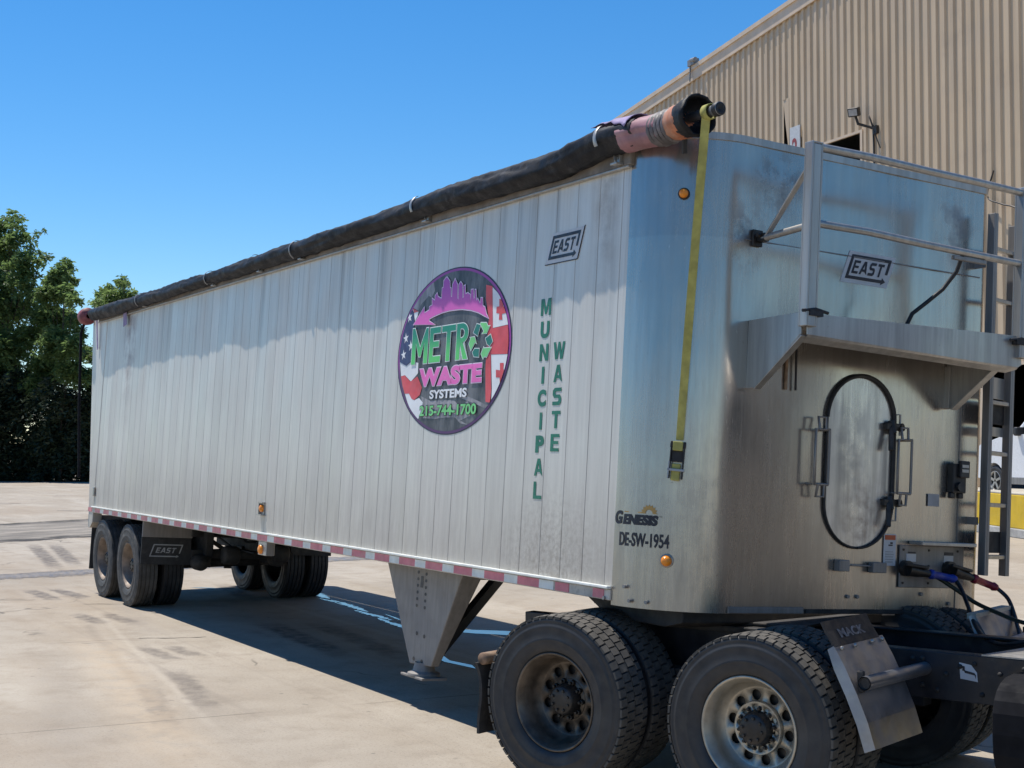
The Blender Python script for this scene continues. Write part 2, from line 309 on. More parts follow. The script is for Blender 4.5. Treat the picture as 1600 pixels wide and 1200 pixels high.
def leaf_mat(name, c0, c1, tr):
    t = NT(name)
    g = t.node('NewGeometry')
    r = g.outputs['Random Per Island']
    col = t.mix(r, c0, c1)
    col = t.mix(t.ramp(t.noise(0.35, 4), 0.35, 0.65, 0, 0.45), col, sc3(c0, 0.8))
    t.out(col, 0.55, 0, 0.35)
    tl = t.node('BsdfTranslucent'); t.put(tl.inputs[0], t.mix(0.5, col, sc3(c1, 1.6)))
    mx = t.node('MixShader'); mx.inputs[0].default_value = tr
    o = t.n['Material Output']
    t.l.new(t.b.outputs[0], mx.inputs[1]); t.l.new(tl.outputs[0], mx.inputs[2]); t.l.new(mx.outputs[0], o.inputs[0])
    return t.m
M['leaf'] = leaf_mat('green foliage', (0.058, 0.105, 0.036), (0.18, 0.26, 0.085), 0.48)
M['leaf_shaded'] = leaf_mat('shade-darkened foliage', (0.018, 0.032, 0.018), (0.04, 0.06, 0.028), 0.15)  # shade from the trees overhead is put into the thicket's leaf colour
M['leaf_light'] = leaf_mat('light foliage', (0.10, 0.16, 0.05), (0.22, 0.30, 0.10), 0.48)
# logo inks
def grad_mat(name, z0, z1, ca, cb):
    t = NT(name); z = t.sep()[2]
    return t.out(t.mix(t.ramp(z, z0, z1), ca, cb), 0.45, 0, 0.4)
def grunge(name, c0, c1, sc):
    t = NT(name)
    n_ = t.noise(sc, 6, 0.7, v=t.vscale(t.co, (1.6, 1, 0.5)))
    return t.out(t.mix(t.ramp(n_, 0.35, 0.68), c0, c1), 0.45, 0, 0.4)
M['lg_bg'] = grunge('logo charcoal print', (0.035, 0.037, 0.042), (0.17, 0.17, 0.175), 3.2)
M['lg_grey'] = grunge('logo grey print', (0.16, 0.155, 0.165), (0.42, 0.40, 0.41), 5)
M['lg_ring'] = grad_mat('logo ring print', 2.2, 3.1, (0.03, 0.025, 0.05), (0.012, 0.014, 0.03))
M['lg_ring2'] = grad_mat('logo magenta edge print', 2.45, 2.68, (0.10, 0.03, 0.12), (0.33, 0.05, 0.30))
M['lg_navy'] = mat('logo navy print', (0.03, 0.035, 0.11), 0.45, 0, 0.2)
M['lg_white'] = mat('logo white print', (0.76, 0.77, 0.78), 0.45, 0, 0.08, 4)
M['lg_red'] = mat('logo red print', (0.62, 0.07, 0.08), 0.45, 0, 0.2, 4)
M['lg_pink'] = grad_mat('logo pink print', 2.9, 3.2, (0.72, 0.13, 0.47), (0.42, 0.07, 0.42))
M['lg_pink2'] = mat('logo hot pink print', (0.80, 0.15, 0.47), 0.45, 0, 0.1)
M['lg_green'] = grad_mat('logo green print', 2.62, 2.85, (0.12, 0.60, 0.15), (0.015, 0.24, 0.15))
M['lg_lgreen'] = mat('logo light green print', (0.18, 0.60, 0.20), 0.45, 0, 0.12)
M['lg_dgreen'] = mat('logo deep green print', (0.01, 0.17, 0.12), 0.45, 0, 0.12)
M['lg_line'] = mat('logo outline print', (0.72, 0.78, 0.74), 0.45, 0, 0.08)
M['lg_lpink'] = mat('logo pale outline print', (0.78, 0.60, 0.74), 0.45, 0, 0.08)
M['lg_black'] = mat('logo shadow print', (0.02, 0.02, 0.022), 0.45, 0, 0.1)

# ------------------------------------------------------------ mesh helpers
class MB:
    def __init__(s): s.v = []; s.f = []; s.mi = []; s.sm = []
    def add(s, vs, fs, mi=0, smooth=False):
        o = len(s.v); s.v += [tuple(map(float, q)) for q in vs]
        for f in fs: s.f.append([i + o for i in f]); s.mi.append(mi); s.sm.append(smooth)
        return s
    def box(s, x0, y0, z0, x1, y1, z1, mi=0):
        v = [(x, y, z) for x in (x0, x1) for y in (y0, y1) for z in (z0, z1)]
        return s.add(v, [(0, 1, 3, 2), (4, 6, 7, 5), (0, 4, 5, 1), (2, 3, 7, 6), (0, 2, 6, 4), (1, 5, 7, 3)], mi)
    def bar(s, a, b, w_, h, up=(0, 0, 1), mi=0):
        a, b = Vector(a), Vector(b); d = (b - a).normalized(); u = Vector(up)
        r = d.cross(u)
        if r.length < 1e-4: r = d.cross(Vector((1, 0, 0)))
        r.normalize(); u = r.cross(d).normalized()
        v = [p + r * (i * w_ / 2) + u * (j * h / 2) for p in (a, b) for i in (-1, 1) for j in (-1, 1)]
        return s.add(v, [(0, 1, 3, 2), (4, 6, 7, 5), (0, 4, 5, 1), (2, 3, 7, 6), (0, 2, 6, 4), (1, 5, 7, 3)], mi)
    def tube(s, pts, r, n=12, mi=0, cap=True, jitter=0.0):
        pts = [Vector(p) for p in pts]; rs = r if isinstance(r, (list, tuple)) else [r] * len(pts)
        rings = []; prev = None
        for i, p in enumerate(pts):
            d = (pts[min(i + 1, len(pts) - 1)] - pts[max(i - 1, 0)]).normalized()
            u = prev if prev is not None else (Vector((0, 0, 1)) if abs(d.z) < 0.9 else Vector((1, 0, 0)))
            u = (u - d * u.dot(d)).normalized(); prev = u; v = d.cross(u)
            rings.append([p + (u * math.cos(2 * math.pi * k / n) + v * math.sin(2 * math.pi * k / n)) * rs[i] * (1 + jitter * (random.random() - .5)) for k in range(n)])
        vs = [q for ring in rings for q in ring]; fs = []
        for i in range(len(pts) - 1):
            for k in range(n): fs.append((i * n + k, i * n + (k + 1) % n, (i + 1) * n + (k + 1) % n, (i + 1) * n + k))
        s.add(vs, fs, mi, True)
        if cap:
            s.add(rings[0], [tuple(range(n))[::-1]], mi); s.add(rings[-1], [tuple(range(n))], mi)
        return s
    def lathe(s, prof, n=64, o=(0, 0, 0), ax='y', mi=0, smooth=True):
        # prof: (radius, along); axis y
        vs = []
        for r, a in prof:
            for k in range(n):
                t = 2 * math.pi * k / n; vs.append((o[0] + r * math.cos(t), o[1] + a, o[2] + r * math.sin(t)) if ax == 'y' else ((o[0] + a, o[1] + r * math.cos(t), o[2] + r * math.sin(t)) if ax == 'x' else (o[0] + r * math.cos(t), o[1] + r * math.sin(t), o[2] + a)))
        fs = [(i * n + k, i * n + (k + 1) % n, (i + 1) * n + (k + 1) % n, (i + 1) * n + k) for i in range(len(prof) - 1) for k in range(n)]
        return s.add(vs, fs, mi, smooth)
    def prism(s, poly, fn, d0, d1, mi=0):
        n = len(poly); a = [fn(x, y, d0) for x, y in poly]; b = [fn(x, y, d1) for x, y in poly]
        tri = tessellate_polygon([[Vector((x, y, 0)) for x, y in poly]])
        s.add(a + b, [t for t in tri] + [tuple(i + n for i in t)[::-1] for t in tri] + [(i, (i + 1) % n, (i + 1) % n + n, i + n) for i in range(n)], mi)
        return s
    def poly(s, poly, fn, d, mi=0):
        tri = tessellate_polygon([[Vector((x, y, 0)) for x, y in poly]])
        return s.add([fn(x, y, d) for x, y in poly], tri, mi)
    def build(s, name, mats, parent=None, bevel=0.0, seg=2, label=None, fixn=True, mw=None):
        me = bpy.data.meshes.new(name); me.from_pydata(s.v, [], s.f)
        if not isinstance(mats, (list, tuple)): mats = [mats]
        for m in mats: me.materials.append(M[m] if isinstance(m, str) else m)
        me.polygons.foreach_set('material_index', s.mi); me.polygons.foreach_set('use_smooth', s.sm)
        if fixn:
            b = bmesh.new(); b.from_mesh(me); bmesh.ops.recalc_face_normals(b, faces=b.faces); b.to_mesh(me); b.free()
        me.update()
        o = bpy.data.objects.new(name, me); C.objects.link(o)
        if parent: o.parent = parent
        if bevel:
            md = o.modifiers.new('bevel', 'BEVEL'); md.width = bevel; md.segments = seg; md.limit_method = 'ANGLE'; md.angle_limit = rad(40)
        if label: o['label'] = label
        if mw is not None: o.matrix_world = mw
        return o
def empty(name, parent=None, mw=None):
    o = bpy.data.objects.new(name, None); C.objects.link(o); o.empty_display_size = 0.3
    if parent: o.parent = parent
    if mw is not None: o.matrix_local = mw
    return o
def tag(o, label, cat, group=None, kind=None):
    o['label'] = label; o['category'] = cat
    if group: o['group'] = group
    if kind: o['kind'] = kind
    return o
def struct(o): o['kind'] = 'structure'; return o
def copy_tree(o, parent):
    c = o.copy(); C.objects.link(c); c.parent = parent
    for ch in list(o.children): copy_tree(ch, c)
    return c
DG = None
def text2d(body, x0, z0, x1, z1, bold=0.0, shear=0.0, spacing=1.0):
    cu = bpy.data.curves.new('lettering', 'FONT'); cu.body = body; cu.offset = bold; cu.shear = shear; cu.space_character = spacing; cu.resolution_u = 5
    o = bpy.data.objects.new('lettering', cu); C.objects.link(o)
    dg = bpy.context.evaluated_depsgraph_get(); me = bpy.data.meshes.new_from_object(o.evaluated_get(dg))
    vs = [(v.co.x, v.co.y) for v in me.vertices]; fs = [tuple(p.vertices) for p in me.polygons]
    bpy.data.objects.remove(o); bpy.data.meshes.remove(me); bpy.data.curves.remove(cu)
    ax = min(v[0] for v in vs); bx = max(v[0] for v in vs); az = min(v[1] for v in vs); bz = max(v[1] for v in vs)
    return [(x0 + (x - ax) / (bx - ax) * (x1 - x0), z0 + (y - az) / (bz - az) * (z1 - z0)) for x, y in vs], fs
def add_text(mb, fn, d, body, x0, z0, x1, z1, mi=0, **kw):
    vs, fs = text2d(body, x0, z0, x1, z1, **kw); return mb.add([fn(x, z, d) for x, z in vs], fs, mi)

SPLIT = {'flag_red', 'flag_white', 'logo_haze', 'flag_star', 'post_tie', 'ladder_bracket', 'rivet', 'recycle_light', 'recycle_dark', 'recycle_light_outline', 'recycle_dark_outline', 'plate_bolt', 'frame_bolt', 'fender_bolt',
         'weld_seam', 'crossmember', 'suspension_beam', 'car_window', 'car_mirror', 'car_sill', 'brake_chamber', 'brake_line', 'leg_brace', 'gasket', 'handle_wire', 'conduit', 'ratchet_web', 'sticker', 'reflective_tape'}
def split_all():
    for o in list(C.objects):
        if o.type != 'MESH' or o.name.split('.')[0] not in SPLIT: continue
        me = o.data; n = len(me.vertices); par = list(range(n))
        def find(a):
            while par[a] != a: par[a] = par[par[a]]; a = par[a]
            return a
        for e in me.edges:
            a, b = find(e.vertices[0]), find(e.vertices[1])
            if a != b: par[a] = b
        comp = {}
        for pl_ in me.polygons: comp.setdefault(find(pl_.vertices[0]), []).append(pl_)
        # pieces that touch stay together (bounding boxes overlap)
        boxes = []
        for k, ps in comp.items():
            vs = [me.vertices[i].co for p in ps for i in p.vertices]
            boxes.append([[min(v[i] for v in vs) - 0.002 for i in range(3)], [max(v[i] for v in vs) + 0.002 for i in range(3)], ps])
        if o.name.split('.')[0] not in ('recycle_light_outline', 'recycle_dark_outline'):
            ch = True
            while ch:
                ch = False
                for i in range(len(boxes)):
                    for j in range(i + 1, len(boxes)):
                        A_, B_ = boxes[i], boxes[j]
                        if all(A_[0][k] <= B_[1][k] and B_[0][k] <= A_[1][k] for k in range(3)):
                            boxes[i] = [[min(A_[0][k], B_[0][k]) for k in range(3)], [max(A_[1][k], B_[1][k]) for k in range(3)], A_[2] + B_[2]]; del boxes[j]; ch = True; break
                    if ch: break
        if len(boxes) < 2: continue
        nm = o.name.split('.')[0]
        for k, (lo, hi, ps) in enumerate(boxes):
            ids = sorted({i for p in ps for i in p.vertices}); mp = {a: b for b, a in enumerate(ids)}
            m2 = bpy.data.meshes.new(nm); m2.from_pydata([me.vertices[i].co[:] for i in ids], [], [[mp[i] for i in p.vertices] for p in ps])
            for m_ in me.materials: m2.materials.append(m_)
            m2.polygons.foreach_set('material_index', [p.material_index for p in ps]); m2.polygons.foreach_set('use_smooth', [p.use_smooth for p in ps]); m2.update()
            c = o.copy(); c.data = m2; C.objects.link(c); c.parent = o.parent
            for kid in list(o.children):
                if k == 0: kid.parent = c
        bpy.data.objects.remove(o)
# ------------------------------------------------------------ logo outlines (metres on the trailer side: x along, z up)
LOGO = {"skyline": [(-3.424,2.916),(-3.255,3.036),(-3.243,2.991),(-3.161,3.01),(-3.162,3.034),(-3.115,3.044),(-3.121,3.094),(-3.074,3.075),(-3.073,3.113),(-3.044,3.13),(-3.025,3.1),(-2.962,3.08),(-2.962,3.16),(-2.942,3.164),(-2.942,3.215),(-2.913,3.233),(-2.896,3.239),(-2.869,3.222),(-2.842,3.2),(-2.834,3.151),(-2.817,3.146),(-2.809,3.08),(-2.791,3.079),(-2.793,3.172),(-2.769,3.198),(-2.759,3.211),(-2.738,3.189),(-2.715,3.165),(-2.703,3.062),(-2.686,3.05),(-2.69,3.162),(-2.666,3.179),(-2.634,3.157),(-2.622,3.055),(-2.604,3.059),(-2.609,3.143),(-2.592,3.147),(-2.58,3.079),(-2.544,3.086),(-2.504,3.069),(-2.491,3.01),(-2.491,3.104),(-2.462,3.104),(-2.448,3.034),(-2.432,3.038),(-2.433,3.099),(-2.419,3.097),(-2.403,3.014),(-2.385,3.029),(-2.341,2.987),(-2.335,3.03),(-2.312,3.027),(-2.3,2.967),(-2.271,2.959),(-2.243,2.908),(-2.206,2.874),(-2.264,2.896),(-2.357,2.928),(-2.473,2.954),(-2.615,2.974),(-2.71,2.978),(-2.827,2.98),(-2.949,2.973),(-3.072,2.957),(-3.153,2.943),(-3.157,2.923),(-3.051,2.889)],
  "navy": [(-3.521,3.04),(-3.441,3.018),(-3.42,2.937),(-3.418,2.877),(-3.423,2.759),(-3.431,2.625),(-3.521,2.594),(-3.643,2.63),(-3.663,2.679),(-3.658,2.744),(-3.651,2.894),(-3.599,2.962)],
  "white_a": [(-3.643,2.63),(-3.521,2.594),(-3.431,2.625),(-3.31,2.608),(-3.306,2.526),(-3.423,2.466),(-3.539,2.521),(-3.606,2.515)],
  "red_a": [(-3.606,2.515),(-3.539,2.521),(-3.43,2.466),(-3.309,2.502),(-3.219,2.412),(-3.25,2.355),(-3.344,2.317),(-3.392,2.33),(-3.444,2.372),(-3.518,2.372),(-3.568,2.436)],
  "white_b": [(-3.518,2.372),(-3.444,2.372),(-3.392,2.33),(-3.344,2.317),(-3.26,2.332),(-3.191,2.295),(-3.207,2.221),(-3.264,2.158),(-3.377,2.218),(-3.462,2.302)],
  "white_c": [(-3.467,3.041),(-3.357,3.015),(-3.372,2.98),(-3.414,2.942),(-3.438,3.003)],
  "red_c": [(-3.464,3.05),(-3.357,3.015),(-3.436,3.01)],
  "red_band": [(-2.273,3.121),(-2.179,3.102),(-2.121,2.65),(-2.15,2.62),(-2.099,2.262),(-2.188,2.275),(-2.216,2.521),(-2.206,2.873),(-2.267,3.023)],
  "white_d": [(-2.179,3.096),(-2.084,3.039),(-1.989,2.951),(-1.921,2.809),(-2.143,2.799)],
  "red_d": [(-2.143,2.796),(-1.921,2.806),(-1.876,2.636),(-1.896,2.601),(-2.144,2.61)],
  "white_e": [(-2.144,2.609),(-1.898,2.6),(-1.902,2.533),(-1.958,2.426),(-2.094,2.283)],
  "cross_a": [(-2.069,3.0),(-2.01,2.995),(-2.004,2.942),(-1.966,2.936),(-1.961,2.891),(-2.019,2.89),(-2.009,2.847),(-2.058,2.851),(-2.057,2.896),(-2.101,2.902),(-2.1,2.947),(-2.063,2.947)],
  "cross_b": [(-2.008,2.543),(-1.955,2.541),(-1.955,2.494),(-1.927,2.495),(-1.938,2.462),(-1.97,2.395),(-1.993,2.391),(-2.002,2.441),(-2.055,2.443),(-2.061,2.498),(-2.002,2.491)],
  "grey_a": [(-3.211,3.242),(-3.118,3.221),(-3.097,3.156),(-3.142,3.107),(-3.195,3.124),(-3.318,3.07),(-3.364,3.021),(-3.462,3.053),(-3.331,3.166)],
  "rec1": [(-2.375,2.845),(-2.318,2.833),(-2.354,2.757),(-2.419,2.785)],
  "rec2": [(-2.314,2.849),(-2.23,2.842),(-2.205,2.815),(-2.178,2.817),(-2.222,2.767),(-2.288,2.768),(-2.26,2.783),(-2.322,2.841)],
  "rec3": [(-2.467,2.753),(-2.398,2.751),(-2.367,2.703),(-2.388,2.713),(-2.444,2.656),(-2.481,2.705),(-2.455,2.747)],
  "rec4": [(-2.16,2.754),(-2.127,2.702),(-2.167,2.672),(-2.207,2.691),(-2.232,2.73)],
  "rec5": [(-2.388,2.665),(-2.32,2.661),(-2.319,2.602),(-2.393,2.609),(-2.419,2.64)],
  "rec6": [(-2.254,2.668),(-2.248,2.66),(-2.144,2.659),(-2.202,2.596),(-2.236,2.6),(-2.254,2.585),(-2.288,2.622)],
  "grunge_a": [(-3.223,2.343),(-3.064,2.304),(-2.915,2.305),(-2.672,2.299),(-2.572,2.247),(-2.461,2.288),(-2.424,2.254),(-2.415,2.178),(-2.56,2.148),(-2.44,2.114),(-2.557,2.126),(-2.645,2.171),(-2.8,2.174),(-2.971,2.165),(-3.175,2.174)],
  "grunge_b": [(-2.595,2.319),(-2.456,2.32),(-2.294,2.283),(-2.135,2.242),(-2.176,2.222),(-2.336,2.263),(-2.487,2.294)],
  "star1": [(-3.506,2.979)],
  "star2": [(-3.551,2.815)],
  "star3": [(-3.455,2.75)],
  "star4": [(-3.577,2.684)]}
# ------------------------------------------------------------ setting: ground, damp patches
gb = MB().add([(-900, -500, 0), (500, -500, 0), (500, 700, 0), (-900, 700, 0)], [(0, 1, 2, 3)])
struct(gb.build('ground', 'ground'))
def ragged(L, W_, n=60, amp=0.25, seed=1):
    r = np.random.default_rng(seed); xs = np.linspace(-L, L, n)
    def wob(): return amp * (np.convolve(r.normal(size=n + 6), np.ones(7) / 7, 'valid') * 1.6 + 0.25 * r.normal(size=n))
    a = [(x, W_ + o) for x, o in zip(xs, wob())]; b = [(x, -W_ + o) for x, o in zip(xs, wob())]
    return a + b[::-1]
def sheet(name, poly, z, m, loc=(0, 0, 0), rot=0.0, kind='structure'):
    o = MB().poly(poly, lambda x, y, d: (x, y, d), 0).build(name, m); o.location = (loc[0], loc[1], z); o.rotation_euler = (0, 0, rot); o['kind'] = kind
    return o
sheet('asphalt_patch', ragged(26, 3.3, 120, 0.35, 3), 0.004, 'patch', (-28.2, 2.4), math.atan2(0.86, -0.42))
sheet('damp_strip', ragged(9, 0.62, 90, 0.22, 5), 0.004, 'wet', (-16.4, 0.2), math.atan2(0.97, -0.08))
pud_ = [(-11.9, 2.72), (-11.3, 2.70), (-10.6, 2.60), (-9.8, 2.52), (-9.2, 2.42), (-8.6, 2.40), (-8.0, 2.28), (-7.75, 2.22), (-7.8, 2.10), (-8.3, 2.15), (-8.7, 2.24), (-9.0, 2.34), (-9.5, 2.33), (-10.0, 2.42), (-10.4, 2.52), (-10.9, 2.50), (-11.4, 2.62)]
r_ = np.random.default_rng(4)
for (xa, ya, xb, yb, wd) in [(-12.0, 2.74, -10.9, 2.60, .075), (-11.0, 2.50, -10.3, 2.52, .03), (-10.75, 2.56, -9.3, 2.44, .06), (-9.55, 2.36, -8.4, 2.34, .05), (-8.7, 2.28, -7.4, 2.13, .045), (-9.0, 2.52, -8.3, 2.42, .02), (-7.9, 2.28, -7.2, 2.2, .02)]:
    t_ = np.linspace(0, 1, 34); u_ = wd * np.sin(np.pi * t_) ** .6
    up = [(xa + (xb - xa) * k, ya + (yb - ya) * k + w_ * (0.25 + 1.1 * r_.random())) for k, w_ in zip(t_, u_)]; dn = [(xa + (xb - xa) * k, ya + (yb - ya) * k - w_ * (0.25 + 1.1 * r_.random())) for k, w_ in zip(t_, u_)]
    sheet('puddle', up + dn[::-1], 0.004, 'water')
sheet('puddle', [(-7.3, 2.62), (-7.15, 2.78), (-6.95, 2.98), (-6.75, 3.15), (-6.5, 3.25), (-6.35, 3.1), (-6.5, 2.92), (-6.7, 2.80), (-6.9, 2.62), (-7.1, 2.52)], 0.004, 'water')
sheet('puddle', [(-6.1, 1.52), (-5.7, 1.6), (-5.35, 1.5), (-5.0, 1.55), (-4.8, 1.48), (-5.3, 1.42), (-5.75, 1.48)], 0.004, 'water')
sheet('puddle', [(-13.25, 1.45), (-13.1, 1.55), (-12.95, 1.75), (-13.05, 1.72), (-13.15, 1.6)], 0.004, 'water')
def crack(pts, wd, seed):
    r = np.random.default_rng(seed); a = []; b = []; pts = [Vector((x, y, 0)) for x, y in pts]
    for i in range(len(pts) - 1):
        d = (pts[i + 1] - pts[i]); n_ = max(4, int(d.length / 0.08)); nn = Vector((-d.y, d.x, 0)).normalized()
        for j in range(n_):
            q = pts[i] + d * (j / n_) + nn * float(r.normal() * 0.012); k = wd * (0.4 + 0.9 * float(r.random())); a.append((q + nn * k)[:2]); b.append((q - nn * k)[:2])
    return sheet('crack', a + b[::-1], 0.003, 'crack')
for i, (pts, wd) in enumerate([([(-8.35, -0.62), (-8.2, -0.3), (-8.08, 0.12)], 0.012), ([(-13.0, -1.3), (-12.65, -0.72)], 0.012), ([(-11.9, -0.35), (-11.6, 0.1), (-11.5, 0.4)], 0.010), ([(-30.5, 2.9), (-28.8, 2.7), (-27.4, 2.35), (-26.0, 2.2), (-25.0, 1.75)], 0.09), ([(-38.0, 5.0), (-37.0, 6.2), (-36.5, 7.6)], 0.06), ([(-45, 3.5), (-44, 5.2)], 0.06)]):
    crack(pts, wd, 20 + i)

# ------------------------------------------------------------ trailer (all parts in the trailer's own frame: x forward, y away, z up)
TM = Matrix.Translation((0, 0, 0.0704)) @ Matrix.Rotation(rad(-3.575), 4, 'X')
R_ = 0.5; RF = 0.09; Wd = 2.60; ZT = 3.685; XR = -13.2
trailer = empty('refuse_trailer', None, TM)
tag(trailer, 'long silver aluminium refuse trailer with round logo and green MUNICIPAL WASTE lettering', 'trailer')
T = trailer
pitch = 0.2575; x = XR
mb = MB(); prof = []
while x < -R_ - 0.05:
    x1 = min(x + pitch, -R_)
    prof += [(x + 0.003, 0.0), (x1 - 0.004, 0.0), (x1 - 0.0005, 0.004)]
    x = x1
prof = [(XR, 0.0)] + prof[:-1] + [(-R_ + 0.0, 0.0)]
zs = [1.09, 2.4, ZT + 0.12]
vs = [(a, b, z) for a, b in prof for z in zs]; k = len(zs)
mb.add(vs, [(i * k + j, (i + 1) * k + j, (i + 1) * k + j + 1, i * k + j + 1) for i in range(len(prof) - 1) for j in range(k - 1)])
mb.box(XR, 0.02, 1.09, -R_, 0.06, ZT + 0.11)
mb.build('side_wall', 'side', T, fixn=False)
MB().box(XR, Wd - 0.05, 1.05, -R_, Wd, 3.80).build('side_wall', 'side', T)
# front shell with both rounded corners
def front_prof(off=0.0, n=18):
    p = []
    for i in range(n + 1):
        t = math.pi / 2 * i / n; p.append((-R_ + (R_ + off) * math.sin(t), R_ - (R_ + off) * math.cos(t)))
    for i in range(1, 24):
        p.append((off, R_ + (Wd - R_ - RF) * i / 24))
    for i in range(n + 1):
        t = math.pi / 2 * i / n; p.append((-RF + (RF + off) * math.cos(t), Wd - RF + (RF + off) * math.sin(t)))
    p.append((-R_, Wd + off))
    return p
pf = front_prof(); pin = front_prof(-0.04)
zs = [1.01 + (3.83 - 1.01) * i / 14 for i in range(15)]
def dent(x, y, z):
    a = 0.004 * math.sin(3.1 * y + 1.3 * z) * math.sin(2.2 * z + 0.7) + 0.003 * math.sin(7 * y + 2) * math.sin(4.3 * z)
    return (x + (a if 0.45 < y < 2.15 else a * 0.3), y, z)
mb = MB(); n = len(pf)
mb.add([dent(a, b, z) for a, b in pf for z in zs], [(i * 15 + j, (i + 1) * 15 + j, (i + 1) * 15 + j + 1, i * 15 + j + 1) for i in range(n - 1) for j in range(14)], 0, True)
mb.add([(a, b, z) for a, b in pin for z in (1.01, 3.83)], [(i * 2, (i + 1) * 2, (i + 1) * 2 + 1, i * 2 + 1) for i in range(n - 1)], 0, True)
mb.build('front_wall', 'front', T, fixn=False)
pc = front_prof(0.012); mb = MB()
mb.add([(a, b, z) for a, b in pc for z in (3.815, 3.858)] + [(a, b, z) for a, b in front_prof(-0.045) for z in (3.815, 3.858)],
       [(i * 2, (i + 1) * 2, (i + 1) * 2 + 1, i * 2 + 1) for i in range(n - 1)] + [(2 * n + i * 2, 2 * n + (i + 1) * 2, 2 * n + (i + 1) * 2 + 1, 2 * n + i * 2 + 1) for i in range(n - 1)] +
       [(i * 2 + 1, (i + 1) * 2 + 1, 2 * n + (i + 1) * 2 + 1, 2 * n + i * 2 + 1) for i in range(n - 1)] + [(i * 2, (i + 1) * 2, 2 * n + (i + 1) * 2, 2 * n + i * 2) for i in range(n - 1)])
mb.build('front_cap', 'alu', T)
# weld seams across the front
mb = MB()
for (y0, z0, y1, z1) in [(0.5, 3.235, 2.5, 3.245)]:
    mb.tube([(0.002, y0, z0), (0.004, (y0 + y1) / 2, (z0 + z1) / 2 + .002), (0.002, y1, z1)], 0.004, 6)
mb.bar((0.002, 2.36, 1.015), (0.002, 2.36, 2.6), 0.005, 0.005)
mb.build('weld_seam', 'alu_dim', T)
# lower lip at the front
mb = MB(); mb.box(0.005, 0.48, 1.012, 0.016, 1.06, 1.05); 
mb.build('front_lip', 'alu_dim', T, bevel=0.003)
mb = MB(); mb.box(0.005, 1.08, 1.012, 0.013, 2.5, 1.040); mb.build('front_lip', 'under', T, bevel=0.003)
mb = MB()
for (s, z) in [(0.13, 1.13), (0.17, 1.05), (0.28, 1.05), (-0.05, 1.045)]:
    th = max(0, s) / R_; c0 = (-R_ + R_ * math.sin(th) + min(0, s), R_ - R_ * math.cos(th), z)
    mb.tube([c0, (c0[0] + 0.02 * math.sin(th), c0[1] - 0.025 * math.cos(th), z)], 0.011, 10)
for (y, z) in [(1.42, 1.118), (1.50, 1.118), (2.05, 1.14), (2.3, 1.08)]: mb.tube([(0, y, z), (0.014, y, z)], 0.012, 10)
mb.build('rivet', 'alu_dim', T)
# bottom rail, ledge, tape
MB().box(XR, -0.012, 1.035, -R_ + 0.0, 0.06, 1.1).build('bottom_rail', 'dirt_rail', T, bevel=0.004)
MB().box(XR, -0.034, 1.1025, -R_, -0.001, 1.121).build('rail_ledge', 'tape_white', T, bevel=0.005)
P_ = 0.4572; x27 = -R_ - 0.33 * P_ - 0.03; mb = MB()
for i in range(0, 26):
    a = x27 - (27 - i) * P_
    if a < XR: a0 = XR
    mb.box(max(a, XR), -0.0155, 1.042, a + 0.279, -0.0115, 1.096, 0)
    mb.box(a + 0.279, -0.0155, 1.042, a + P_, -0.0115, 1.096, 1)
mb.box(x27, -0.0155, 1.042, x27 + 0.12, -0.0115, 1.096, 0)
mb.box(x27 - P_ * 1.0 + 0.02, -0.0155, 1.042, x27 - 0.6 * P_, -0.0115, 1.096, 0)
mb.build('reflective_tape', ['tape_red', 'tape_white'], T)
# top rail
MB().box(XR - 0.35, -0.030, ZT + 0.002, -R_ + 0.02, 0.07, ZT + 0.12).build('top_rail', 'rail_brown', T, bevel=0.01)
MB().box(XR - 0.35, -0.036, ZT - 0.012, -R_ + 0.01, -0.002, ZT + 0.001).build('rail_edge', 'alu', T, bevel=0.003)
MB().box(XR, Wd - 0.08, 3.80, -R_, Wd + 0.03, 3.90).build('top_rail', 'alu_dim', T, bevel=0.01)
# rear post (leans back) and tailgate
xz = lambda a, b, d: (a, d, b)
mb = MB(); mb.prism([(-13.42, 1.095), (-13.16, 1.09), (-13.16, 3.69), (-13.94, 3.80), (-13.96, 3.69)], xz, -0.006, 0.12)
mb.prism([(-13.42, 1.085), (-13.17, 1.085), (-13.17, 0.90), (-13.30, 0.82), (-13.40, 0.82)], xz, -0.004, 0.12)
mb.build('rear_post', 'side', T, bevel=0.006)
mb = MB(); mb.prism([(-13.42, 1.095), (-13.2, 1.09), (-13.2, 3.69), (-13.94, 3.80), (-13.96, 3.69)], xz, Wd - 0.12, Wd)
mb.build('rear_post', 'side', T, bevel=0.006)
mb = MB(); mb.prism([(-13.45, 1.05), (-13.36, 1.05), (-13.86, 3.75), (-13.98, 3.75)], xz, 0.13, Wd - 0.13)
for i in range(5):
    z = 1.3 + i * 0.52; xx = -13.45 - (z - 1.05) * 0.196; mb.box(xx - 0.07, 0.14, z, xx, Wd - 0.14, z + 0.1)
mb.build('tailgate', 'alu_dim', T, bevel=0.005)
mb = MB(); mb.box(-13.19, -0.03, 1.26, -13.12, -0.004, 1.38); mb.build('marker_light', 'alu', T, bevel=0.006)
mb = MB(); mb.tube([(-13.63, -0.12, 1.5), (-13.9, -0.13, 2.5), (-14.12, -0.13, 3.55), (-14.1, -0.1, 3.7)], 0.020, 10); mb.build('crank_rod', 'matte_black', T)
# rear post tape
MB().box(-13.43, -0.012, 1.042, -13.22, -0.007, 1.098).build('reflective_tape', 'tape_red', T)
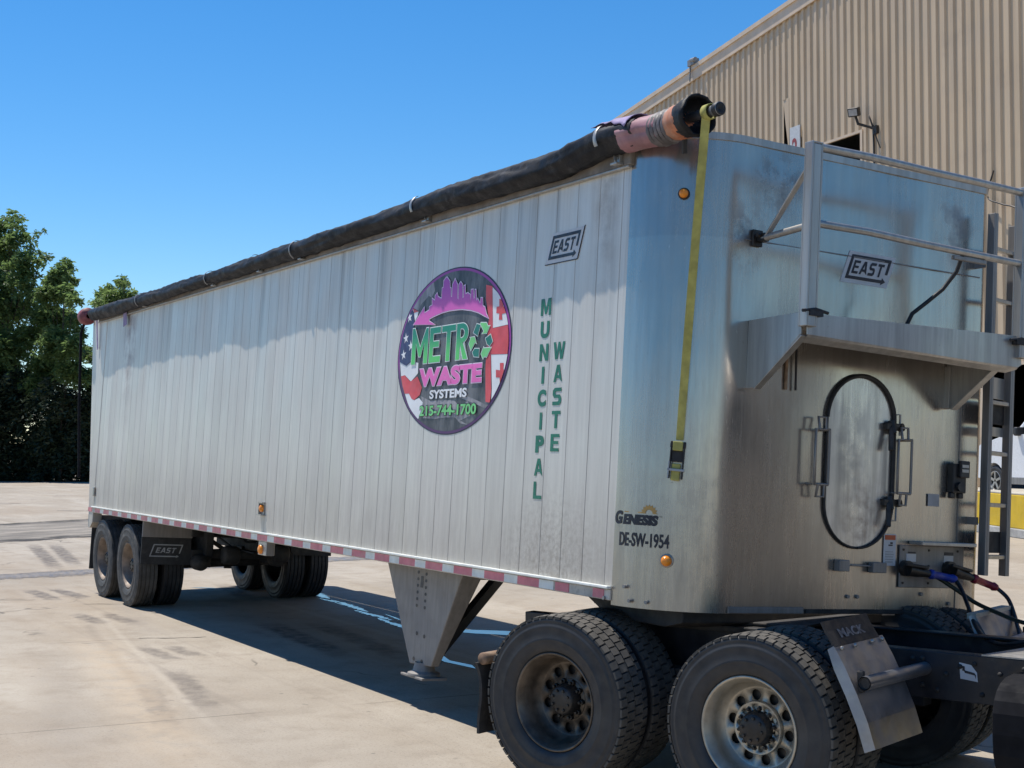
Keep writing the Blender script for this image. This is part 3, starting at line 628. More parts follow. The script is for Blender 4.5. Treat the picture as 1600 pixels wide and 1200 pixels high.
# floor and bulkheads
MB().box(-13.1, 0.07, 1.062, -0.5, Wd - 0.07, 1.12).build('floor', 'under', T)
mb = MB()
for i in range(30): mb.box(-12.9 + i * 0.41, 0.08, 1.036, -12.83 + i * 0.41, Wd - 0.08, 1.058)
mb.build('crossmember', 'under', T)
mb = MB(); mb.prism([(-1.15, 1.005), (0.0 - 0.12, 1.005), (-0.12, 0.94), (-0.3, 0.90), (-0.9, 0.90)], xz, 0.25, Wd - 0.25)
mb.build('coupler', 'under', T, bevel=0.01)
# ---- marker lights
def lamp(c, nrm, r, bez, depth=0.02):
    nrm = Vector(nrm).normalized(); rot = Vector((0, -1, 0)).rotation_difference(nrm).to_matrix().to_4x4()
    e = MB().lathe([(r * 1.25, 0.0), (r * 1.28, -0.010), (r * 1.12, -0.018), (r * 1.0, -0.016), (r * 0.95, 0)], 32)
    o = e.build('marker_light', bez, T); o.matrix_local = Matrix.Translation(c) @ rot
    l = MB().lathe([(r, -0.012), (r * 0.96, -0.022 - depth * 0.3), (r * 0.7, -0.03 - depth * .6), (r * 0.3, -0.034 - depth * 0.7), (0.001, -0.035 - depth * 0.7)], 32).build('lens', 'amber', o)
    return o
def on_corner(s, z, off=0.0):
    th = s / R_; return ((-R_ + (R_ + off) * math.sin(th)), R_ - (R_ + off) * math.cos(th), z), (math.sin(th), -math.cos(th), 0)
c_, n_ = on_corner(0.39, 3.479); lamp(c_, n_, 0.028, 'black')
c_, n_ = on_corner(0.387, 1.30); lamp(c_, n_, 0.032, 'alu', 0.03)
mb = MB(); mb.box(-6.60, -0.035, 1.29, -6.585, 0, 1.41); mb.box(-6.60, -0.035, 1.398, -6.50, 0, 1.41); mb.box(-6.62, -0.045, 1.28, -6.49, 0, 1.292); mb.box(-6.6, -0.010, 1.29, -6.5, -0.001, 1.40)
o = mb.build('marker_light', 'alu', T)
MB().lathe([(0.035, 0), (0.034, -0.02), (0.02, -0.03), (0.001, -0.032)], 20, (-6.545, -0.010, 1.35)).build('lens', 'amber', o)
mb = MB(); mb.box(-6.62, 0.0, 0.90, -6.40, 0.09, 1.034); o = mb.build('marker_light', 'alu', T, bevel=0.006)
MB().lathe([(0.045, 0), (0.043, -0.02), (0.025, -0.03), (0.001, -0.032)], 20, (-6.53, 0, 0.955)).build('lens', 'amber', o)

# ---- tarp roll along the near top edge
from mathutils import noise as mnoise
KX = [-14.0, -13.2, -11.0, -8.44, -7.0, -5.63, -4.2, -3.03, -2.0, -1.34, -0.95, -0.66, -0.40, 0.1]
KZ = [3.80, 3.782, 3.780, 3.783, 3.786, 3.790, 3.803, 3.814, 3.806, 3.800, 3.828, 3.850, 3.840, 3.812]
KR = [0.090, 0.094, 0.080, 0.073, 0.080, 0.084, 0.086, 0.088, 0.094, 0.098, 0.100, 0.097, 0.094, 0.088]
def roll_at(x):
    return np.interp(x, KX, KZ), np.interp(x, KX, KR)
def rumpled(xa, xb, dr=0.0, step=0.045, amp=1.0, seed=0.0):
    # a hand-rolled tube of cloth: spiral lap, lengthwise folds, puckers
    nx = max(3, int((xb - xa) / step)); na = 36; vs = []
    for i in range(nx + 1):
        x = xa + (xb - xa) * i / nx; z, r0 = roll_at(x); sag = 0.006 * math.sin(x * 2.9)
        for k in range(na):
            t = 2 * math.pi * k / na
            f = mnoise.noise(Vector((x * 1.1 + seed, math.cos(t) * 1.2, math.sin(t) * 1.2))) * 0.010 + mnoise.noise(Vector((x * 5.5 + seed, math.cos(t) * 2.5, math.sin(t) * 2.5))) * 0.005
            f += (abs(mnoise.noise(Vector((x * 9 + t * 2.2, t * 1.3 + seed, 3.0)))) - 0.25) * 0.010
            lap = ((t - 0.35 * math.sin(x * 0.8) - 0.12 * x) / (2 * math.pi)) % 1.0
            rr = r0 + dr + amp * f + 0.012 * (0.5 - lap)
            vs.append((x, -0.075 + sag - rr * math.cos(t), z + rr * 0.96 * math.sin(t)))
    fs = [(i * na + k, i * na + (k + 1) % na, (i + 1) * na + (k + 1) % na, (i + 1) * na + k) for i in range(nx) for k in range(na)]
    mb = MB(); mb.add(vs, fs, 0, True); mb.add(vs[:na], [tuple(range(na))[::-1]]); mb.add(vs[-na:], [tuple(range(na))]); return mb
mb = rumpled(-13.6, -0.28, amp=1.7)
tarp = mb.build('tarp_roll', 'tarp', T)
rumpled(-0.44, -0.05, 0.004, 0.03, 1.2, 5.0).build('pink_sleeve', 'pink', tarp)
mb = MB()
for i in range(5): mb.tube([(-0.13 + 0.036 * i, -0.078, 3.822), (-0.115 + 0.036 * i, -0.078, 3.822), (-0.10 + 0.036 * i, -0.078, 3.822)], [0.092, 0.101 + 0.004 * (i % 2), 0.092], 24, jitter=0.05)
mb.build('wrap_band', 'wrap', tarp)
mb = MB(); mb.tube([(0.03, -0.078, 3.826), (0.07, -0.078, 3.828), (0.12, -0.078, 3.83), (0.16, -0.078, 3.832)], [0.093, 0.101, 0.104, 0.108], 26, jitter=0.05); mb.build('orange_band', 'orange', tarp)
# rolled open end: outer tube with hollow
mb = MB().lathe([(0.085, 0.12), (0.108, 0.14), (0.116, 0.18), (0.119, 0.22), (0.122, 0.262), (0.112, 0.266), (0.104, 0.24), (0.098, 0.20), (0.06, 0.17), (0.04, 0.16), (0.001, 0.158)], 34, (0, -0.078, 3.836), 'x')
mb.v = [(a + random.uniform(-.003, .003) + (0.018 * mnoise.noise(Vector((b * 25, c * 25, 1))) if a > 0.2 else 0), b + 0.010 * mnoise.noise(Vector((a * 15, b * 22, c * 22))), c + 0.010 * mnoise.noise(Vector((a * 15, b * 22, c * 22 + 7)))) for a, b, c in mb.v]
mb.build('roll_end', 'tarp', tarp)
mb = MB().lathe([(0.03, 0.15), (0.03, 0.415), (0.038, 0.416), (0.038, 0.455), (0.024, 0.456), (0.022, 0.43), (0.001, 0.428)], 20, (0, -0.078, 3.834), 'x'); mb.build('roll_shaft', 'steel', tarp)
mb = MB().lathe([(0.036, 0.414), (0.040, 0.42), (0.040, 0.452), (0.03, 0.46), (0.001, 0.44)], 20, (0, -0.078, 3.834), 'x'); mb.build('shaft_cap', 'black', tarp)
# purple flap over the top
mb = MB(); nu, nv = 18, 14; vs = []
for i in range(nu + 1):
    u = i / nu; x = -0.80 + 0.50 * u; z0_, r0_ = roll_at(x)
    low = 68 - 50 * u ** 1.3 + 4 * math.sin(i * 1.3)      # lower edge drops towards the front
    for j in range(nv + 1):
        t = rad(low + (150 - low) * j / nv); rr = r0_ + 0.030 + 0.006 * mnoise.noise(Vector((x * 9, j * 0.35, 2)))
        vs.append((x + 0.05 * (j / nv - .5) * u + 0.012 * mnoise.noise(Vector((j * .8, u * 3, 5))) * (u > .9), -0.075 - rr * math.cos(t), z0_ + rr * math.sin(t)))
mb.add(vs, [(i * (nv + 1) + j, (i + 1) * (nv + 1) + j, (i + 1) * (nv + 1) + j + 1, i * (nv + 1) + j + 1) for i in range(nu) for j in range(nv)], 0, True)
o_ = mb.build('purple_cloth', 'purple', tarp); sm_ = o_.modifiers.new('cloth', 'SOLIDIFY'); sm_.thickness = 0.003
mb = MB(); mb.bar((-12.1, -0.045, 3.73), (-12.07, -0.04, 3.53), 0.16, 0.006, (0, 1, 0)); mb.build('purple_cloth', 'purple', tarp)
mb = MB(); mb.bar((-13.62, -0.05, 3.82), (-13.5, -0.03, 3.3), 0.05, 0.006, (0, 1, 0)); mb.build('purple_cloth', 'purple', tarp)
# roll drum at the rear end
mb = MB().lathe([(0.04, 0.02), (0.11, 0.0), (0.125, -0.06), (0.12, -0.18), (0.10, -0.24), (0.05, -0.25), (0.001, -0.22)], 26, (-13.95, -0.08, 3.80), 'x'); mb.build('red_roll', 'dark_red', tarp)
# black ties hanging at the front end
mb = MB(); mb.bar((0.10, -0.05, 3.74), (0.06, -0.02, 3.66), 0.03, 0.012, (1, 0, 0)); mb.build('tie_strap', 'black', tarp)
for x, steel_ in [(-11.2, 1), (-8.47, 1), (-7.02, 0), (-5.9, 1), (-3.29, 2), (-0.67, 2)]:
    cy = -0.075 + 0.006 * math.sin(x * 2.9); cz, r = map(float, roll_at(x))
    wd = 0.022 if steel_ == 1 else (0.035 if steel_ == 2 else 0.014); mb = MB(); vs = []
    a0, a1 = (-60, 130) if steel_ else (60, 130)
    if steel_ == 2: a0, a1 = -25, 70
    for j in range(15):
        t = rad(a0 + (a1 - a0) * j / 14)
        for dx in (-wd / 2, wd / 2):
            for dr in (0.009, 0.014): vs.append((x + dx + 0.03 * (1 - j / 14), cy - (r + dr) * math.cos(t), cz + (r + dr) * math.sin(t)))
    fs = []
    for j in range(14):
        a = j * 4; fs += [(a, a + 2, a + 6, a + 4), (a + 1, a + 3, a + 7, a + 5), (a, a + 1, a + 5, a + 4), (a + 2, a + 3, a + 7, a + 6)]
    mb.add(vs, fs, 0, True); mb.build('tarp_strap', 'alu' if steel_ == 2 else 'alu_dim', tarp)
    mb = MB(); mb.box(x + 0.05, -0.055, ZT + 0.015, x + 0.11, -0.03, ZT + 0.10); mb.box(x + 0.05, -0.085, ZT + 0.01, x + 0.12, -0.03, ZT + 0.024)
    mb.bar((x + 0.06, -0.06, ZT + 0.10), (x + 0.10, -0.075, ZT + 0.03), 0.02, 0.01)
    mb.build('tarp_clip', 'alu', T, bevel=0.003)
# ---- catwalk platform on the front
pl = empty('platform', T)
yz = lambda a, b, d: (d, a, b)
# gussets
gl = [(0.0, 2.75), (0.47, 2.765), (0.47, 2.64), (0.085, 2.345), (0.0, 2.342)]
mb = MB().prism(gl, xz, 0.552, 0.566); mb.bar((0.075, 0.575, 2.340), (0.475, 0.575, 2.632), 0.05, 0.012, (1, 0, 1)); mb.build('gusset', 'alu', pl, bevel=0.003)
mb = MB().prism(gl, xz, 2.225, 2.239); mb.bar((0.075, 2.215, 2.338), (0.475, 2.215, 2.632), 0.06, 0.012, (1, 0, 1)); mb.bar((0.02, 2.22, 2.345), (0.02, 2.22, 2.62), 0.03, 0.05); mb.build('gusset', 'alu', pl, bevel=0.003)
# floor of the tray and front apron with a folded lower lip
mb = MB().box(0.002, 0.57, 2.735, 0.488, 2.33, 2.752); mb.build('tray', 'alu', pl, bevel=0.003)
mb = MB().prism([(0.57, 2.757), (2.31, 2.800), (2.345, 2.62), (2.31, 2.60), (1.9, 2.605), (0.575, 2.635)], yz, 0.49, 0.502); mb.build('apron', 'alu', pl, bevel=0.002)
mb = MB().add([(0.502, 0.575, 2.634), (0.502, 2.31, 2.599), (0.43, 2.28, 2.575), (0.43, 0.60, 2.603), (0.49, 0.575, 2.622), (0.49, 2.31, 2.588), (0.43, 2.28, 2.568), (0.43, 0.60, 2.596)],
              [(0, 1, 2, 3), (4, 5, 6, 7), (0, 1, 5, 4), (2, 3, 7, 6), (0, 3, 7, 4), (1, 2, 6, 5)]); mb.build('lip', 'alu', pl)
# posts and rails
def angle_post(y, top, base):
    mb = MB(); mb.box(0.463, y - 0.048, base, 0.475, y + 0.032, top); mb.box(0.475, y + 0.020, base, 0.535, y + 0.032, top); mb.box(0.475, y - 0.048, base, 0.535, y - 0.036, top); mb.box(0.475, y - 0.036, top - 0.012, 0.535, y + 0.02, top - 0.002)
    mb.box(0.520, y - 0.036, base, 0.5345, y + 0.02, top - 0.014)
    return mb.build('post', 'alu', pl, bevel=0.004)
angle_post(0.58, 3.745, 2.68); angle_post(2.335, 3.745, 2.66)
def rail(z0, z1):
    pts = [(0.505, 0.60, z0), (0.512, 1.0, z0 + 0.004), (0.515, 1.45, (z0 + z1) / 2), (0.512, 1.9, z1 + 0.004), (0.505, 2.30, z1)]
    MB().tube(pts, 0.023, 14).build('rail', 'alu', pl)
rail(3.722, 3.712); rail(3.278, 3.258)
MB().tube([(0.06, 0.59, 3.245), (0.28, 0.588, 3.258), (0.47, 0.584, 3.268)], 0.021, 12).build('rail_return', 'alu', pl)
MB().bar((0.075, 0.588, 3.235), (0.475, 0.592, 3.655), 0.012, 0.036, (0, 1, 0)).build('brace', 'alu', pl, bevel=0.003)
mb = MB(); mb.box(0.002, 0.545, 3.20, 0.02, 0.62, 3.30); mb.box(0.02, 0.57, 3.225, 0.09, 0.612, 3.275); mb.tube([(0.05, 0.55, 3.262), (0.05, 0.64, 3.262)], 0.014, 10); mb.build('bracket', 'hub', pl, bevel=0.004)
mb = MB()
for y in (0.60, 2.30): mb.box(0.50, y - 0.05, 2.74, 0.545, y + 0.05, 2.772); mb.tube([(0.525, y - 0.09, 2.765), (0.535, y, 2.78), (0.525, y + 0.10, 2.768)], 0.010, 8)
mb.build('post_tie', 'black', pl)
# hanging black cord on the rail, stubs under the tray
mb = MB().tube([(0.50, 1.80, 3.26), (0.46, 1.79, 3.15), (0.40, 1.74, 3.04), (0.36, 1.66, 2.96), (0.30, 1.59, 2.88), (0.28, 1.56, 2.80)], 0.013, 10); mb.build('cord', 'black', pl)
mb = MB(); mb.box(0.495, 1.70, 3.21, 0.525, 1.98, 3.235); mb.build('rail_clamp', 'alu_dim', pl, bevel=0.004)
mb = MB(); mb.box(0.004, 0.845, 2.36, 0.014, 0.862, 2.74); mb.build('cable_stub', 'rust', pl); MB().tube([(0.02, 0.915, 2.74), (0.02, 0.922, 2.36)], 0.007, 8).build('cable_stub', 'black', pl)
# ---- ladder on the far front corner
ld = empty('ladder', T)
dd = Vector((-math.sin(rad(13)), math.cos(rad(13)), 0)); a0 = Vector((0.115, 2.475, 0)); a1 = a0 + dd * 0.275
for k_, (q, zb_, zt_) in enumerate([(a0, 1.275, 3.66), (a1, 1.27, 3.62)]):
    mb = MB(); mb.box(q.x - 0.03, q.y - 0.007, zb_, q.x + 0.03, q.y + 0.007, zt_); mb.box(q.x + 0.020, q.y + 0.007, zb_, q.x + 0.03, q.y + 0.03, zt_)
    mb.build('ladder_rail', 'alu_dim', ld, bevel=0.003)
for z in (1.395, 1.735, 2.075, 2.41, 2.75, 3.09, 3.43):
    a = a0 + Vector((0, 0, z)); b = a1 + Vector((0, 0, z)); MB().bar(a, b, 0.04, 0.028).build('rung', 'alu', ld, bevel=0.005)
for z0, z1 in ((2.44, 2.58), (2.19, 2.25)):
    MB().bar((a0.x - 0.02, a0.y + 0.012, (z0 + z1) / 2), (a1.x - 0.02, a1.y - 0.012, (z0 + z1) / 2), 0.008, z1 - z0).build('step_plate', 'alu', ld)
for z0, z1 in ((1.42, 1.56), (2.27, 2.40)):
    MB().bar((a0.x - 0.02, a0.y + 0.012, (z0 + z1) / 2), (a1.x - 0.02, a1.y - 0.012, (z0 + z1) / 2), 0.008, z1 - z0).build('kick_plate', 'under', ld)
mb = MB()
for z in (1.6, 2.5, 3.3): mb.box(-0.1, 2.45, z, 0.08, 2.47, z + 0.05)
mb.build('ladder_bracket', 'alu_dim', ld)
# ---- access hatch
hy, hz0, hz1, hr = 1.47, 1.42, 2.495, 0.275
def stadium(r, n=20):
    p = []
    for i in range(n + 1): t = math.pi * i / n; p.append((hy + r * math.cos(t), hz1 - hr + r * math.sin(t)))
    for i in range(n + 1): t = math.pi + math.pi * i / n; p.append((hy + r * math.cos(t), hz0 + hr + r * math.sin(t)))
    return p
hatch = MB().prism(stadium(hr - 0.008), yz, 0.001, 0.012).build('hatch', 'alu_door', T)
st = stadium(hr); mb = MB(); mb.tube([(0.012, a, b) for a, b in st + [st[0]]], 0.008, 10, cap=False); mb.build('gasket', 'black', hatch)
mb = MB(); gq = stadium(hr)[-11:] + stadium(hr)[:21]; mb.tube([(0.02, a + 0.006 * math.sin(math.pi * i / 31), b) for i, (a, b) in enumerate(gq)], [0.008 + 0.008 * math.sin(math.pi * i / 31) for i in range(len(gq))], 10); mb.build('gasket', 'black', hatch)
for z in (2.19, 1.71):
    mb = MB(); mb.box(0.012, 1.66, z - 0.02, 0.05, 1.79, z + 0.025); mb.tube([(0.03, 1.715, z + 0.04), (0.05, 1.715, z - 0.04)], 0.022, 10); mb.bar((0.045, 1.70, z), (0.065, 1.685, z - 0.15), 0.03, 0.03); mb.tube([(0.02, 1.79, z), (0.05, 1.80, z + 0.005)], 0.025, 12)
    mb.build('latch', 'hub', hatch, bevel=0.005)
def handle(y0, y1, z0, z1):
    mb = MB(); x = 0.07
    mb.tube([(0.0, y0, z0), (x, y0, z0), (x, y0, z1), (x, y1, z1), (0, y1, z1)], 0.009, 10)
    mb.tube([(x, y0, z0), (x, y1, z0)], 0.009, 10); mb.tube([(x, y1, z0), (x, y1, z1)], 0.009, 10)
    ym = (y0 + y1) / 2
    for zz, sg in ((z1, 1), (z0, -1)):
        mb.tube([(x, ym - 0.025, zz), (x - .01, ym - 0.03, zz + sg * 0.075), (x - .01, ym + 0.03, zz + sg * 0.075), (x, ym + 0.025, zz)], 0.009, 8)
    return mb.build('handle', 'alu_dim', T)
handle(1.055, 1.165, 1.80, 2.135); handle(1.745, 1.86, 1.775, 2.115)
mb = MB(); mb.tube([(0.01, 1.745, 2.27), (0.02, 1.80, 2.275), (0.02, 1.80, 2.14)], 0.007, 8); mb.tube([(0.01, 1.76, 1.72), (0.02, 1.79, 1.72), (0.02, 1.79, 1.60), (0.01, 1.74, 1.60)], 0.007, 8); mb.build('handle_wire', 'alu', T)
# vibrator / black socket box on the right of the front
mb = MB(); mb.box(0.005, 2.25, 1.80, 0.06, 2.37, 1.99); mb.box(0.06, 2.29, 1.90, 0.085, 2.375, 2.01); mb.box(0.02, 2.24, 1.765, 0.05, 2.28, 1.80); mb.box(0.02, 2.32, 1.765, 0.05, 2.36, 1.80); mb.tube([(0.06, 2.30, 1.84), (0.085, 2.30, 1.84)], 0.03, 12)
sk = mb.build('socket_box', 'plastic', T, bevel=0.006)
mb = MB(); mb.box(0.0855, 2.30, 1.935, 0.089, 2.36, 1.955); mb.box(0.0855, 2.30, 1.965, 0.089, 2.36, 1.985); mb.build('socket_label', 'alu', sk)
# document tube bumps, shelf, glad-hand plate, stickers
mb = MB(); mb.box(0.004, 1.30, 1.275, 0.055, 1.385, 1.345); mb.box(0.004, 1.585, 1.27, 0.05, 1.70, 1.335); mb.bar((0.03, 1.385, 1.315), (0.03, 1.60, 1.31), 0.008, 0.012); mb.build('tow_lug', 'alu_dim', T, bevel=0.005)
MB().box(0.004, 1.93, 1.455, 0.12, 2.42, 1.478).build('shelf', 'alu', T, bevel=0.004)
gp = MB(); gp.box(0.004, 1.845, 1.18, 0.013, 2.42, 1.45); plate = gp.build('glad_hand_plate', 'alu_dim', T, bevel=0.004)
mb = MB()
for y in (1.875, 2.10, 2.36):
    for z in (1.21, 1.32, 1.42): mb.tube([(0.012, y, z), (0.018, y, z)], 0.008, 8)
mb.build('plate_bolt', 'hub', plate)
mb = MB(); mb.box(0.0135, 1.90, 1.345, 0.016, 1.985, 1.395, 0); mb.box(0.0135, 1.915, 1.398, 0.016, 1.98, 1.408, 1); mb.box(0.0135, 2.235, 1.345, 0.016, 2.32, 1.39, 0); mb.box(0.0135, 2.24, 1.392, 0.016, 2.32, 1.412, 1)
mb.build('sticker', ['white', 'ink'], plate)
MB().box(0.013, 2.01, 1.71, 0.016, 2.115, 1.79).build('sticker', 'white', T) if False else MB().box(0.003, 2.085, 1.705, 0.006, 2.185, 1.785).build('sticker', 'flap_grey', T)
mb = MB(); mb.box(0.003, 1.71, 1.315, 0.006, 1.815, 1.515, 0); mb.box(0.0065, 1.718, 1.478, 0.008, 1.808, 1.508, 1); mb.box(0.0065, 1.75, 1.44, 0.008, 1.785, 1.448, 2); mb.box(0.0065, 1.765, 1.452, 0.008, 1.785, 1.464, 2)
for i in range(5): mb.box(0.0065, 1.725, 1.40 - i * 0.016, 0.0078, 1.79 + 0.006 * (i % 2), 1.406 - i * 0.016, 3)
mb.build('warning_sticker', ['white', 'warn_orange', 'ink', 'flap_grey'], T)
# ---- emblem plates with the word EAST
BL = {'M': [(0, 0), (0, 1), (.30, 1), (.5, .42), (.70, 1), (1, 1), (1, 0), (.78, 0), (.78, .70), (.58, .08), (.42, .08), (.22, .70), (.22, 0)],
      'N': [(0, 0), (0, 1), (.30, 1), (.72, .36), (.72, 1), (1, 1), (1, 0), (.70, 0), (.28, .64), (.28, 0)],
      'W': [(.18, 0), (0, 1), (.20, 1), (.30, .36), (.42, 1), (.58, 1), (.70, .36), (.80, 1), (1, 1), (.82, 0), (.61, 0), (.5, .60), (.39, 0)],
      'I': [(0, 0), (0, 1), (1, 1), (1, 0)], 'L': [(0, 0), (0, 1), (.32, 1), (.32, .20), (1, .20), (1, 0)],
      'T': [(.35, 0), (.35, .80), (0, .80), (0, 1), (1, 1), (1, .80), (.65, .80), (.65, 0)],
      'E': [(0, 0), (0, 1), (1, 1), (1, .81), (.32, .81), (.32, .60), (.9, .60), (.9, .42), (.32, .42), (.32, .19), (1, .19), (1, 0)],
      'S': [(0, 0), (0, .21), (.60, .21), (.70, .27), (.70, .37), (.60, .42), (.2, .42), (0, .58), (0, .85), (.2, 1), (1, 1), (1, .79), (.40, .79), (.30, .74), (.30, .66), (.40, .61), (.8, .61), (1, .45), (1, .15), (.8, 0)],
      'A': [(0, 0), (.34, 1), (.66, 1), (1, 0), (.73, 0), (.66, .22), (.60, .40), (.5, .74), (.40, .40), (.601, .40), (.66, .22), (.34, .22), (.27, 0)]}
def block(mb, fn, d, ch, x0, z0, x1, z1, **kw):
    if ch in BL: mb.poly([(x0 + u * (x1 - x0), z0 + v * (z1 - z0)) for u, v in BL[ch]], fn, d)
    else: add_text(mb, fn, d, ch, x0, z0, x1, z1, **kw)
def east(fn, x0, z0, w_, h_, sl, name='emblem', parent=T, mats=('white', 'ink'), border_only=False, side=False):
    # parallelogram plate: local coords u 0..1, v 0..1
    def q(u, v): return (x0 + sl * v + u * (w_ - sl), z0 + v * h_)
    base = None
    if not border_only:
        base = MB().prism([q(0, 0), q(1, 0), q(1, 1), q(0, 1)], fn, 0.001, 0.005).build(name, mats[0], parent)
    ink = MB(); d0, d1 = 0.0055, 0.0072
    bu, bv = 0.055, 0.10; l, r, b, t = 0.07, 0.93, 0.13, 0.90
    if border_only: l, r, b, t = 0, 1, 0, 1; bu, bv = 0.04, 0.09
    for a in [[q(l, t - bv), q(r, t - bv), q(r, t), q(l, t)], [q(l, b), q(l + bu, b), q(l + bu, t - bv), q(l, t - bv)], [q(r - bu, b + 0.28), q(r, b + 0.28), q(r, t - bv), q(r - bu, t - bv)],
              [q(l + bu, b), q(r - 0.09, b), q(r - 0.09, b + bv), q(l + bu, b + bv)], [q(r - 0.09, b - 0.06), q(r + 0.0, b + bv / 2), q(r - 0.09, b + bv + 0.07)]]:
        ink.prism(a, fn, d0, d1)
    sh = sl / h_
    def f2(a, v, d): return fn(a + sh * (v - z0) , v, d)
    xa, xb = q(0.16, 0)[0], q(0.815, 0)[0]
    wl_ = (xb - xa - 3 * 0.018 * (xb - xa) / 0.3) / 4
    for i_, ch in enumerate('EAST'):
        xl = xa + i_ * (wl_ + 0.018 * (xb - xa) / 0.3); block(ink, f2, d1, ch, xl - (0.006 if ch in 'A' else 0), z0 + h_ * 0.31, xl + wl_ + (0.006 if ch in 'A' else 0), z0 + h_ * 0.73, bold=0.09)
    o = ink.build('emblem_print' if base else name, mats[1], base or parent)
    if base and side:
        mb = MB(); mb.prism([q(1.0, 0), q(1.012, 0), q(1.012, 1.03), q(1.0, 1.0)], fn, 0.0005, 0.006); mb.prism([q(0, -0.03), q(1.0, -0.03), q(1, 0), q(0, 0)], fn, 0.0005, 0.006); mb.build('emblem_edge', 'ink', base)
    return o
sidef = lambda a, b, d: (a, -d, b)
frontf = lambda a, b, d: (d, a, b)
east(sidef, -1.469, 3.177, 0.468, 0.203, 0.07, side=True)
east(frontf, 1.262, 3.072, 0.468, 0.205, 0.075)
# ---- green column lettering
mb = MB()
for i, ch in enumerate('MUNICIPAL'):
    z = 2.890 - i * 0.1525; cx = -1.432 + 0.0015 * i; hw = {'M': .064, 'I': .016, 'U': .056, 'N': .056}.get(ch, .053)
    block(mb, sidef, 0.0025, ch, cx - hw, z - 0.057, cx + hw, z + 0.057, bold=0.055)
mb.build('municipal_lettering', 'green_ink', T)
mb = MB()
for i, ch in enumerate('WASTE'):
    z = 2.588 - i * 0.151; cx = -1.238 + 0.001 * i; hw = {'W': .072}.get(ch, .053)
    block(mb, sidef, 0.0025, ch, cx - hw, z - 0.057, cx + hw, z + 0.057, bold=0.055)
mb.build('waste_lettering', 'green_ink', T)
# ---- small print on the corner
cornf = lambda s, z, d: (lambda th: (-R_ + (R_ + d) * math.sin(th), R_ - (R_ + d) * math.cos(th), z))(s / R_) if s > 0 else (-R_ + s, -d, z)
gen = MB(); add_text(gen, cornf, 0.0035, 'G', 0.008, 1.497, 0.075, 1.578, bold=0.05, shear=0.15)
add_text(gen, cornf, 0.0035, 'ENESIS', 0.080, 1.497, 0.325, 1.560, bold=0.065, shear=0.15)
add_text(gen, cornf, 0.0035, 'TM', 0.330, 1.55, 0.348, 1.557)
go = gen.build('genesis_lettering', 'ink', T)
mb = MB(); mb.poly([(0.09, 1.570), (0.225, 1.570), (0.225, 1.576), (0.09, 1.576)], cornf, 0.003)
sun_ = []
for i in range(9):
    t = math.pi * (1 - i / 8); r = 0.055; sun_.append((0.265 + r * math.cos(t), 1.568 + r * math.sin(t)))
    if i < 8: t2 = math.pi * (1 - (i + .5) / 8); sun_.append((0.265 + 0.043 * math.cos(t2), 1.568 + 0.043 * math.sin(t2)))
inner = [(0.265 + 0.024 * math.cos(math.pi * i / 8), 1.568 + 0.024 * math.sin(math.pi * i / 8)) for i in range(9)]
mb.poly(sun_ + inner, cornf, 0.003); mb.build('sun_print', 'gold', go)
mb = MB(); add_text(mb, cornf, 0.003, 'DE-SW-1954', 0.055, 1.368, 0.397, 1.452, bold=0.028); mb.build('number_lettering', 'ink', T)

# ---- round logo on the side (printed layers, each 1.5 mm above the last)
LGC = (-2.78, 2.672); LA, LB = 0.917, 0.629
def ell(k, n=72, sx=1.0): return [(LGC[0] + LA * k * math.cos(2 * math.pi * i / n), LGC[1] + LB * k * math.sin(2 * math.pi * i / n)) for i in range(n)]
def clip(poly, k=0.955):
    out = []
    for i in range(len(poly)):
        a, b = poly[i], poly[(i + 1) % len(poly)]
        for j in range(4):
            x, z = a[0] + (b[0] - a[0]) * j / 4, a[1] + (b[1] - a[1]) * j / 4
            u, v = (x - LGC[0]) / LA, (z - LGC[1]) / LB; r = math.hypot(u, v)
            if r > k: u, v = u * k / r, v * k / r
            q = (LGC[0] + u * LA, LGC[1] + v * LB)
            if not out or math.hypot(q[0] - out[-1][0], q[1] - out[-1][1]) > 1e-4: out.append(q)
    return out
logo = MB().poly(ell(1.0), sidef, 0.0020).build('round_logo', 'lg_ring', T)
MB().poly(ell(0.985), sidef, 0.0028).build('logo_edge', 'lg_ring2', logo)
MB().poly(ell(0.955), sidef, 0.0036).build('logo_ground', 'lg_bg', logo)
def layer(name, keys, m, d, do_clip=True):
    mb = MB()
    for i, k in enumerate(keys): mb.poly(clip(LOGO[k]) if do_clip else LOGO[k], sidef, d + 0.0002 * i)
    return mb.build(name, m, logo, fixn=False)
layer('logo_haze', ['grey_a', 'grunge_a', 'grunge_b'], 'lg_grey', 0.0044)
layer('flag_white', ['white_a', 'white_b', 'white_c', 'white_d', 'white_e'], 'lg_white', 0.0054)
layer('flag_red', ['red_a', 'red_c', 'red_band', 'red_d', 'cross_a', 'cross_b'], 'lg_red', 0.0068)
layer('flag_navy', ['navy'], 'lg_navy', 0.0082)
mb = MB()
for k in ('star1', 'star2', 'star3', 'star4'):
    cx, cz = LOGO[k][0]; p = []
    for i in range(10):
        r = 0.050 if i % 2 == 0 else 0.019; t = math.pi / 2 + i * math.pi / 5 + 0.15; p.append((cx + r * math.cos(t), cz + r * math.sin(t) * 0.9))
    mb.poly(clip(p), sidef, 0.0092)
mb.build('flag_star', 'lg_white', logo, fixn=False)
